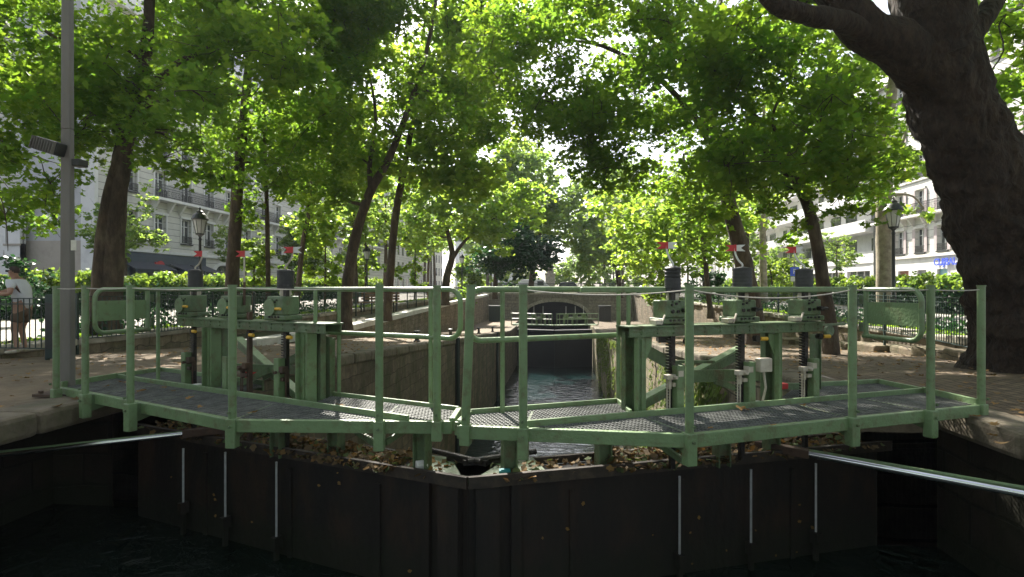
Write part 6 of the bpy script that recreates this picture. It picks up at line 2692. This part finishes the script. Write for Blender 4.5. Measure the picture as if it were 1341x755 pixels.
B = fill([(760, -170), (1060, -170), (1060, 60), (1000, 60), (900, 100), (860, 180), (800, 170), (765, 140), (715, 150), (660, 125), (622, 60), (625, -60), (720, -80)], 12, 19, 62, .6, 1.0, r)
B += fill([(740, 120), (960, 120), (985, 220), (930, 300), (880, 250), (810, 245), (768, 215), (748, 180)], 14, 19, 38, .5, .85, r)
B += fill([(612, -20), (900, -30), (900, 100), (765, 160), (705, 185), (650, 130)], 13, 18, 44, .5, .85, r)
B += fill([(662, 105), (735, 120), (728, 195), (690, 175)], 14, 17, 9, .3, .5, r)
B += fill([(748, 175), (800, 200), (800, 240), (762, 225)], 14, 17, 6, .35, .5, r)
make_tree('dark-trunked plane tree arching its broad crown over the canal, right, behind the middle bellows',
          px_path([(990, 432), (980, 375), (968, 320), (954, 262), (944, 215), (925, 150), (890, 70), (850, -30), (820, -200)], 17), [.31, .27, .24, .22, .2, .16, .12, .08, .05], B, 'leaf_near', 0.122, LEAF9, per=475, seed=47,
          limbs=[(px_path([(944, 215), (915, 160), (860, 100), (790, 60), (720, 50)], 16), [.13, .1, .07, .05, .03]), (px_path([(925, 150), (930, 60), (960, -60)], 17), [.12, .08, .04]),
                 (px_path([(890, 75), (800, -20), (700, -80)], 15), [.09, .06, .03])], limb_r=.055)
r = np.random.default_rng(48)
B = fill([(800, 225), (870, 245), (960, 240), (985, 300), (975, 345), (930, 335), (880, 340), (830, 322), (805, 280)], 22, 28, 40, .7, 1.15, r)
make_tree('sunny yellow-green tree with a thin curved stem, right, behind the left bellows',
          px_path([(930, 405), (926, 370), (922, 320), (912, 280), (900, 250), (895, 200)], 26), [.13, .11, .1, .08, .04], B, 'leaf_mid', .2, LEAF6, per=210, seed=49)
r = np.random.default_rng(50)
B = fill([(985, 90), (1060, 100), (1065, 200), (1040, 250), (985, 240)], 26, 31, 18, .7, 1.1, r)
make_tree('straight pale-barked plane tree, right, between the middle and right bellows',
          px_path([(1001, 412), (1000, 375), (999, 320), (998, 265), (998, 200), (1002, 120)], 29), [.2, .185, .17, .15, .12, .06], B, 'leaf_mid', .22, LEAF6, per=170, seed=51, bark='bark_pale')
r = np.random.default_rng(52)
B = fill([(822, 262), (880, 270), (905, 330), (900, 362), (850, 368), (822, 350), (812, 300)], 30, 36, 34, .8, 1.2, r)
make_tree('bright yellow-green tree hanging low over the right quay, left of the bellows',
          px_path([(868, 395), (868, 365), (862, 330), (855, 290)], 34), [.12, .1, .08, .04], B, 'leaf_mid', .22, LEAF6, per=210, seed=53)
r = np.random.default_rng(54)
B = fill([(750, 235), (800, 215), (840, 220), (842, 330), (800, 372), (752, 365), (742, 320), (756, 285)], 52, 62, 56, 1.2, 2.0, r)
make_tree('pale tall plane tree leaning over the canal just right of the gap of white sky',
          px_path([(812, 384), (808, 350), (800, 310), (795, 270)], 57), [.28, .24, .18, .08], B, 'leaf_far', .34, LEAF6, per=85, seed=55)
for (px_, w__, s__) in ((770, 60, 201), (800, 60, 202), (835, 60, 203), (745, 40, 204), (690, 60, 205), (655, 50, 206)):
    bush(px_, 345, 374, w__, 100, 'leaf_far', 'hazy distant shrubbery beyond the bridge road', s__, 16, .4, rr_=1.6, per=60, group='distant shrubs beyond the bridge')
bush(1010, 340, 385, 90, 30, 'leaf_hedge', 'bright low shrub below the pale trunk on the right', 61, 26, .18)
bush(930, 352, 392, 60, 33, 'leaf_dark', 'dark low shrub behind the right quay railing', 62, 20, .18)
bush(875, 366, 395, 60, 24, 'leaf_hedge', 'low sunlit shrub on the right terrace edge', 63, 16, .15)

# ---------------- rows receding along both banks and beyond the bridge (shared meshes)
def proto_tree(seed, H, Rr, leafm, per, nb, lsize, label, bark='bark', trunk_h=.4):
    r = np.random.default_rng(seed)
    B = []
    for _ in range(nb):
        d = r.normal(size=3)
        d /= np.linalg.norm(d)
        d *= r.uniform(.25, 1) ** .5
        B.append((d[0] * Rr, d[1] * Rr, H * (trunk_h + (1 - trunk_h) / 2) + d[2] * H * (1 - trunk_h) / 2, r.uniform(.9, 1.5) * Rr * .26))
    return make_tree(label, [(0, 0, 0), (.1, 0, H * .2), (.2, .1, H * .45), (.1, 0, H * .75)], [.26, .22, .16, .06], B, leafm, lsize, LEAF6, per=per, seed=seed, bark=bark, name='plane_tree', limb_r=.08)


protos = [proto_tree(70, 15, 4.2, 'leaf_mid', 75, 46, .30, 'x'), proto_tree(71, 13, 3.6, 'leaf_far', 75, 40, .32, 'x'), proto_tree(72, 17, 4.8, 'leaf_far', 65, 50, .34, 'x')]
spots = []
q = np.random.default_rng(73)
for v in (40, 50, 61):
    spots.append((12.4 + q.uniform(-.6, .6), v, 0, .82, 'plane tree of the right bank row between the near trees and the bridge', 'plane trees in the right bank row'))
for v in (37, 47, 64):
    spots.append((-14.5 + q.uniform(-.8, .8), v, 1 if v != 47 else 0, .78, 'plane tree of the left bank row between the near trees and the bridge', 'plane trees in the left bank row'))
for v in (30, 42, 54, 66):
    spots.append((-24.5, v, 1, .55, 'small street tree along the left pavement in front of the stone facades', 'street trees on the left pavement'))
for v in (54, 66):
    spots.append((24.8, v, 1, .5, 'small street tree along the right pavement in front of the modern building', 'street trees on the right pavement'))
for (u, v, k, s_) in ((-19, 84, 2, .9), (-11.5, 88, 1, .95), (-24, 98, 0, 1.1), (-13, 103, 2, 1.0), (-7.5, 118, 1, .9), (-20, 125, 2, 1.1), (-9, 142, 0, 1),
                      (9, 86, 1, .85), (15, 90, 2, .95), (7.5, 101, 0, .85), (14, 108, 2, 1.0), (20, 100, 2, 1.1), (6.5, 121, 1, .9), (12, 135, 2, 1.0), (25, 82, 1, .9), (5, 150, 2, .8), (11, 165, 0, .9), (20, 150, 2, 1), (28, 130, 2, 1), (-28, 120, 2, 1), (34, 110, 2, 1), (2, 172, 1, .6), (-3.5, 180, 0, .62), (8, 168, 2, .8), (-12, 170, 2, .9), (16, 160, 2, 1)):
    side = 'left' if u < 0 else 'right'
    spots.append((u, v, k, s_, 'tree of the hazy distant group beyond the bridge, on the %s of the canal axis' % side, 'distant trees beyond the bridge on the ' + side))
used = [False] * 3
for (u, v, k) in ((-13.5, -6, 2), (-13, -17, 0), (11.5, -7, 2), (12, -19, 0), (-6.5, -24, 2), (6, -27, 2), (-1, -33, 0), (-22, -12, 2), (21, -14, 2)):  # unseen trees added so that the foreground falls in shade
    spots.append((u, v, k, 1.05, 'plane tree continuing the bank rows, added unseen behind the camera for shade', 'plane trees added behind the camera for shade'))
for (u, v, k, s_, lab, grp) in spots:
    o = protos[k] if not used[k] else copy_tree(protos[k])
    used[k] = True
    o.location = (u, v, zt(v) - .05)
    o.rotation_euler = (0, 0, q.uniform(0, 6.28))
    o.scale = (s_, s_, s_ * q.uniform(.92, 1.08))
    o['label'] = lab
    o['group'] = grp

# ---------------- hedges: shade put into the body by darker leaves, brighter shoots for the sunlit top
def hedge(u, v0, v1, h, label, seed, hv=None, lm='leaf_hedge', wd=.45, dens=150, ls=.12):
    r = np.random.default_rng(seed)
    t = thing('hedge', label, 'hedge', (u, v0, 0))
    n = int((v1 - v0) * h * dens)
    # denser near the camera end
    f = r.uniform(0, 1, n) ** 1.5
    v = v0 + (v1 - v0) * f
    z = r.uniform(0, 1, n) ** .8
    hh = h + .12 * np.sin(v * 2.1 + seed) + .1 * np.sin(v * 5.3)
    C = np.stack([u + r.normal(size=n) * wd * .5, v, np.array([zt(x) for x in v]) + z * hh], 1)
    leaves_mesh('foliage', C, ls, LEAF6, M[lm], t, seed, droop=.2)
    # upright young shoots
    m_ = int((v1 - v0) * (110 if h > 1 else 0))
    v = v0 + (v1 - v0) * r.uniform(0, 1, m_) ** 1.5
    S = []
    for x in v:
        bx, top = u + r.normal() * .2, zt(x) + h + r.uniform(-.15, .2) + .3 * max(0, mnoise.noise((x * .8, u, 0)) + .2) + (.25 if r.uniform() < .12 else 0)
        for k in range(9):
            S.append((bx + r.normal() * .06, x + r.normal() * .06, top - k * .035))
    if S:
        leaves_mesh('shoots', np.array(S), ls, LEAF6, M['leaf_hedge'], t, seed + 1, droop=.1)
    mb = MB()
    for x in np.arange(v0, v1, .8):
        mb.tube([(u, x, zt(x) - .1), (u + .03, x + .04, zt(x) + h * .7)], [.02, .01], 5)
    mb.build('stems', M['bark'], t)
    return t


hedge(-20.6, 12, 66, 1.45, 'bright-topped long hedge in front of the stone facade on the left', 81, lm='leaf_dark', dens=430, ls=.15)
hedge(17.8, 10, 66, 1.32, 'bright-topped long hedge in front of the white facades on the right', 82, lm='leaf_dark', dens=430, ls=.15)
hedge(-11.6, 12.5, 30, .5, 'low dark planting just behind the left iron railing', 83, lm='leaf_dark', wd=.8, dens=260, ls=.1)
hedge(10.2, 10.5, 40, .42, 'low dark planting just behind the right iron railing', 84, lm='leaf_dark', wd=.6, dens=260, ls=.1)

# weeds and moss hanging on the right chamber wall, ivy at the bridge
r = np.random.default_rng(90)
n = 9000
v = 11 + 40 * r.uniform(0, 1, n) ** 1.2
z = np.array([zq(x) for x in v]) - .35 - r.uniform(0, 1, n) ** 1.3 * 4.6
keep = np.array([mnoise.noise(Vector((a * .5, b * .42, 3))) for a, b in zip(v, z)]) > -.02
C = np.stack([UR - .05 - np.abs(r.normal(size=n)) * .07, v, z], 1)[keep]
tag(leaves_mesh('wall_weeds', C, .16, LEAF4, M['moss_leaf'], None, 91, droop=-.2, flat=(-1, 0, .2)), 'bright moss and weeds clinging to the right chamber wall', 'weeds', kind='stuff')
n = 2600
C = np.stack([TL + .35 + np.abs(r.normal(size=n)) * .3, 56 + r.normal(size=n) * 1.7, -.7 + r.normal(size=n) * .75], 1)
tag(leaves_mesh('ivy', C, .26, LEAF6, M['leaf_near'], None, 92), 'dark ivy hanging over the left wall near the bridge', 'ivy', kind='stuff')

# grass and small weeds along the terrace edges
n = 9000
side = r.uniform(0, 1, n) < .5
v = r.uniform(6, 50, n)
C = np.stack([np.where(side, TL - r.uniform(0, 1.4, n), TR + r.uniform(0, 1.6, n)), v, np.array([zt(x) for x in v]) + r.uniform(.0, .14, n)], 1)
tag(leaves_mesh('ground_weeds', C, .09, LEAF4, M['leaf_near'], None, 93, droop=0), 'low weeds and grass along the terrace edges', 'weeds', kind='stuff')

# ---------------- litter: fallen leaves and twigs
def litter_on_gate(s, seed, spans):
    r = np.random.default_rng(seed)
    A = np.array((*(AL if s < 0 else AR), 0.0))
    ND = np.array((s * -math.sin(a20), math.cos(a20), 0.0))
    g0 = np.array((MX, MV, 0.0))
    C = []
    for a0, a1, n, hgt in spans:
        x = r.uniform(a0, a1, n)
        y = np.clip(r.normal(.2, .14, n), -.04, .5)
        pile = np.exp(-((y - .2) / .16) ** 2) * hgt * (.6 + .4 * np.sin(x * 9 + seed))
        z = -.46 + r.uniform(0, 1, n) * (.04 + pile)
        C.append(g0 + A * x[:, None] + ND * y[:, None] + np.array((0, 0, 1)) * z[:, None])
    return np.concatenate(C)


Cl = litter_on_gate(-1, 95, [(.75, 2.3, 1000, .11), (2.3, 4.4, 350, .03), (.3, .8, 60, .03)])
Cr = litter_on_gate(1, 96, [(.25, .65, 50, .05), (1.35, 2.6, 1150, .14), (2.6, 4.4, 420, .05), (.65, 1.3, 60, .02)])
allC = np.concatenate([Cl, Cr])
pick = r.uniform(0, 1, len(allC))
M['litter_brown'] = leaf_mat('brown_litter', (.07, .05, .028), (.2, .14, .07), (.12, .07, .03), .15, rough=.8)
M['litter_green'] = leaf_mat('green_litter', (.05, .08, .03), (.16, .2, .08), (.15, .2, .05), .3, rough=.7)
for sel, m_, nm, sd_ in ((pick < .55, 'litter_brown', 'fallen_leaves', 97), ((pick >= .55) & (pick < .8), 'litter', 'fallen_leaves', 98), (pick >= .8, 'litter_green', 'fallen_leaves', 99)):
    tag(leaves_mesh(nm, allC[sel], .062, LEAF_DRY, M[m_], None, sd_, droop=.6), {97: 'brown fallen leaves heaped on top of the lock gates', 98: 'tan and orange fallen leaves scattered over the heaps on the lock gates', 99: 'greenish fallen leaves among the heaps on the lock gates'}[sd_], 'leaf litter', kind='stuff')
mb = MB()
for k in range(150):
    s = -1 if r.uniform() < .45 else 1
    base = (Cl if s < 0 else Cr)[r.integers(0, len(Cl if s < 0 else Cr))]
    a = r.uniform(0, 6.28)
    L = r.uniform(.08, .3)
    d = np.array((math.cos(a), math.sin(a), r.uniform(-.25, .25))) * L
    mb.tube([base - d / 2, base + r.normal(size=3) * .012, base + d / 2], .0035, 5)
tag(mb.build('twigs', M['bark']), 'thin brown twigs tangled in the leaf heaps on the gates', 'twigs', kind='stuff')
# leaves on the ground and decks
n = 2600
v = r.uniform(3.5, 34, n)
side = r.uniform(0, 1, n) < .5
u = np.where(side, r.uniform(TL, UL - .1, n), r.uniform(UR + .1, TR, n))
C = np.stack([u, v, np.array([zq(x) for x in v]) + .028], 1)
tag(leaves_mesh('fallen_leaves', C, .07, LEAF9, M['litter'], None, 101, flat=(0, 0, 1)), 'dry leaves scattered over both quays', 'leaf litter', kind='stuff')
D = []
for (px, py) in ((160, 500), (184, 512), (213, 507), (225, 511), (250, 520), (262, 532), (1010, 556), (970, 534), (975, 535), (1052, 530), (1138, 516), (200, 500), (445, 530), (140, 505), (930, 560), (330, 540)):
    D.append(gp(px, py, DZ + .02))
tag(leaves_mesh('fallen_leaves', np.array(D), .09, LEAF9, M['litter'], None, 102, flat=(0, 0, 1)), 'a few curled leaves lying on the walkway gratings', 'leaf litter', kind='stuff')
n = 24
A_ = []
for _ in range(n):
    s = -1 if r.uniform() < .5 else 1
    a2 = np.array((*(AL if s < 0 else AR), 0.0))
    nd = np.array((s * -math.sin(a20), math.cos(a20), 0.0))
    A_.append(np.array((MX, MV, 0)) + a2 * r.uniform(.6, 4.2) + nd * .035 + np.array((0, 0, -r.uniform(.5, 1.45))))
tag(leaves_mesh('stuck_leaves', np.array(A_), .03, LEAF_DRY, M['litter'], None, 104, flat=(0, -5, 0)), 'small leaves stuck to the wet upstream faces of the gates', 'leaf litter', kind='stuff')
n = 90
D = np.stack([r.uniform(-4.5, 3.3, n), r.uniform(.8, 4.6, n), np.full(n, WN + .004)], 1)
tag(leaves_mesh('floating_leaves', D, .06, LEAF9, M['litter'], None, 103, flat=(0, 0, 6)), 'a few dry leaves floating on the dark near water', 'leaf litter', kind='stuff')


def rubbish(name, c, hx, hy, hz, m, label, rot=.4, tilt=.2):
    mb = MB()
    ax = np.array((math.cos(rot), math.sin(rot), 0))
    ay = np.array((-math.sin(rot), math.cos(rot), 0))
    up = np.array((0, 0, 1.0))
    ay2 = ay * math.cos(tilt) + up * math.sin(tilt)
    up2 = np.cross(ax, ay2)
    mb.obox(c, ax, ay2, up2, hx, hy, hz)
    mb.obox(np.array(c) + up2 * (hz + .004), ax, ay2, up2, hx * .7, hy * .6, .004)
    tag(mb.build(name, m, bevel=.006), label, 'rubbish')


M['teal'] = mat('teal_plastic', (.02, .3, .33), .4, alt=(.02, .2, .22), scale=20)
rubbish('carton', at(552, 5.12, -.39), .05, .035, .03, M['white'], 'crushed white carton lying in the leaf heap on the left gate', .5, .5)
rubbish('plastic_scrap', at(661, 5.02, -.41), .05, .025, .012, M['teal'], 'teal plastic scrap on the gate top near the mitre', .1, .2)
p = at(1006, 5.78, -.34)
mb = MB()
mb.lathe(p, [(.035, -.09), (.045, 0), (.055, .003), (.055, .014), (.05, .018)], 16)
tag(mb.build('paper_cup', M['white'], smooth=True), 'white lidded paper cup standing in the litter on the right gate', 'cup')
p = at(500, 12.0, zq(12) + .6)
# white stone lump by the ramp coping
p = at(495, 21, zq(21))
# ------------------------------------------------------------------ a small band of far air
HAZE = 0.0003
if HAZE:
    mb = MB()
    mb.box(-80, 80, -45, 230, -10, 45)
    hz = mb.build('haze')
    hm = bpy.data.materials.new('haze')
    hm.use_nodes = True
    hn = hm.node_tree
    for n_ in list(hn.nodes):
        if n_.type != 'OUTPUT_MATERIAL':
            hn.nodes.remove(n_)
    pv = hn.nodes.new('ShaderNodeVolumePrincipled')
    pv.inputs['Color'].default_value = (.85, .92, 1, 1)
    pv.inputs['Density'].default_value = HAZE
    pv.inputs['Anisotropy'].default_value = .3
    hn.links.new(pv.outputs[0], hn.nodes['Material Output'].inputs['Volume'])
    hz.data.materials.append(hm)
    hz['kind'] = 'stuff'
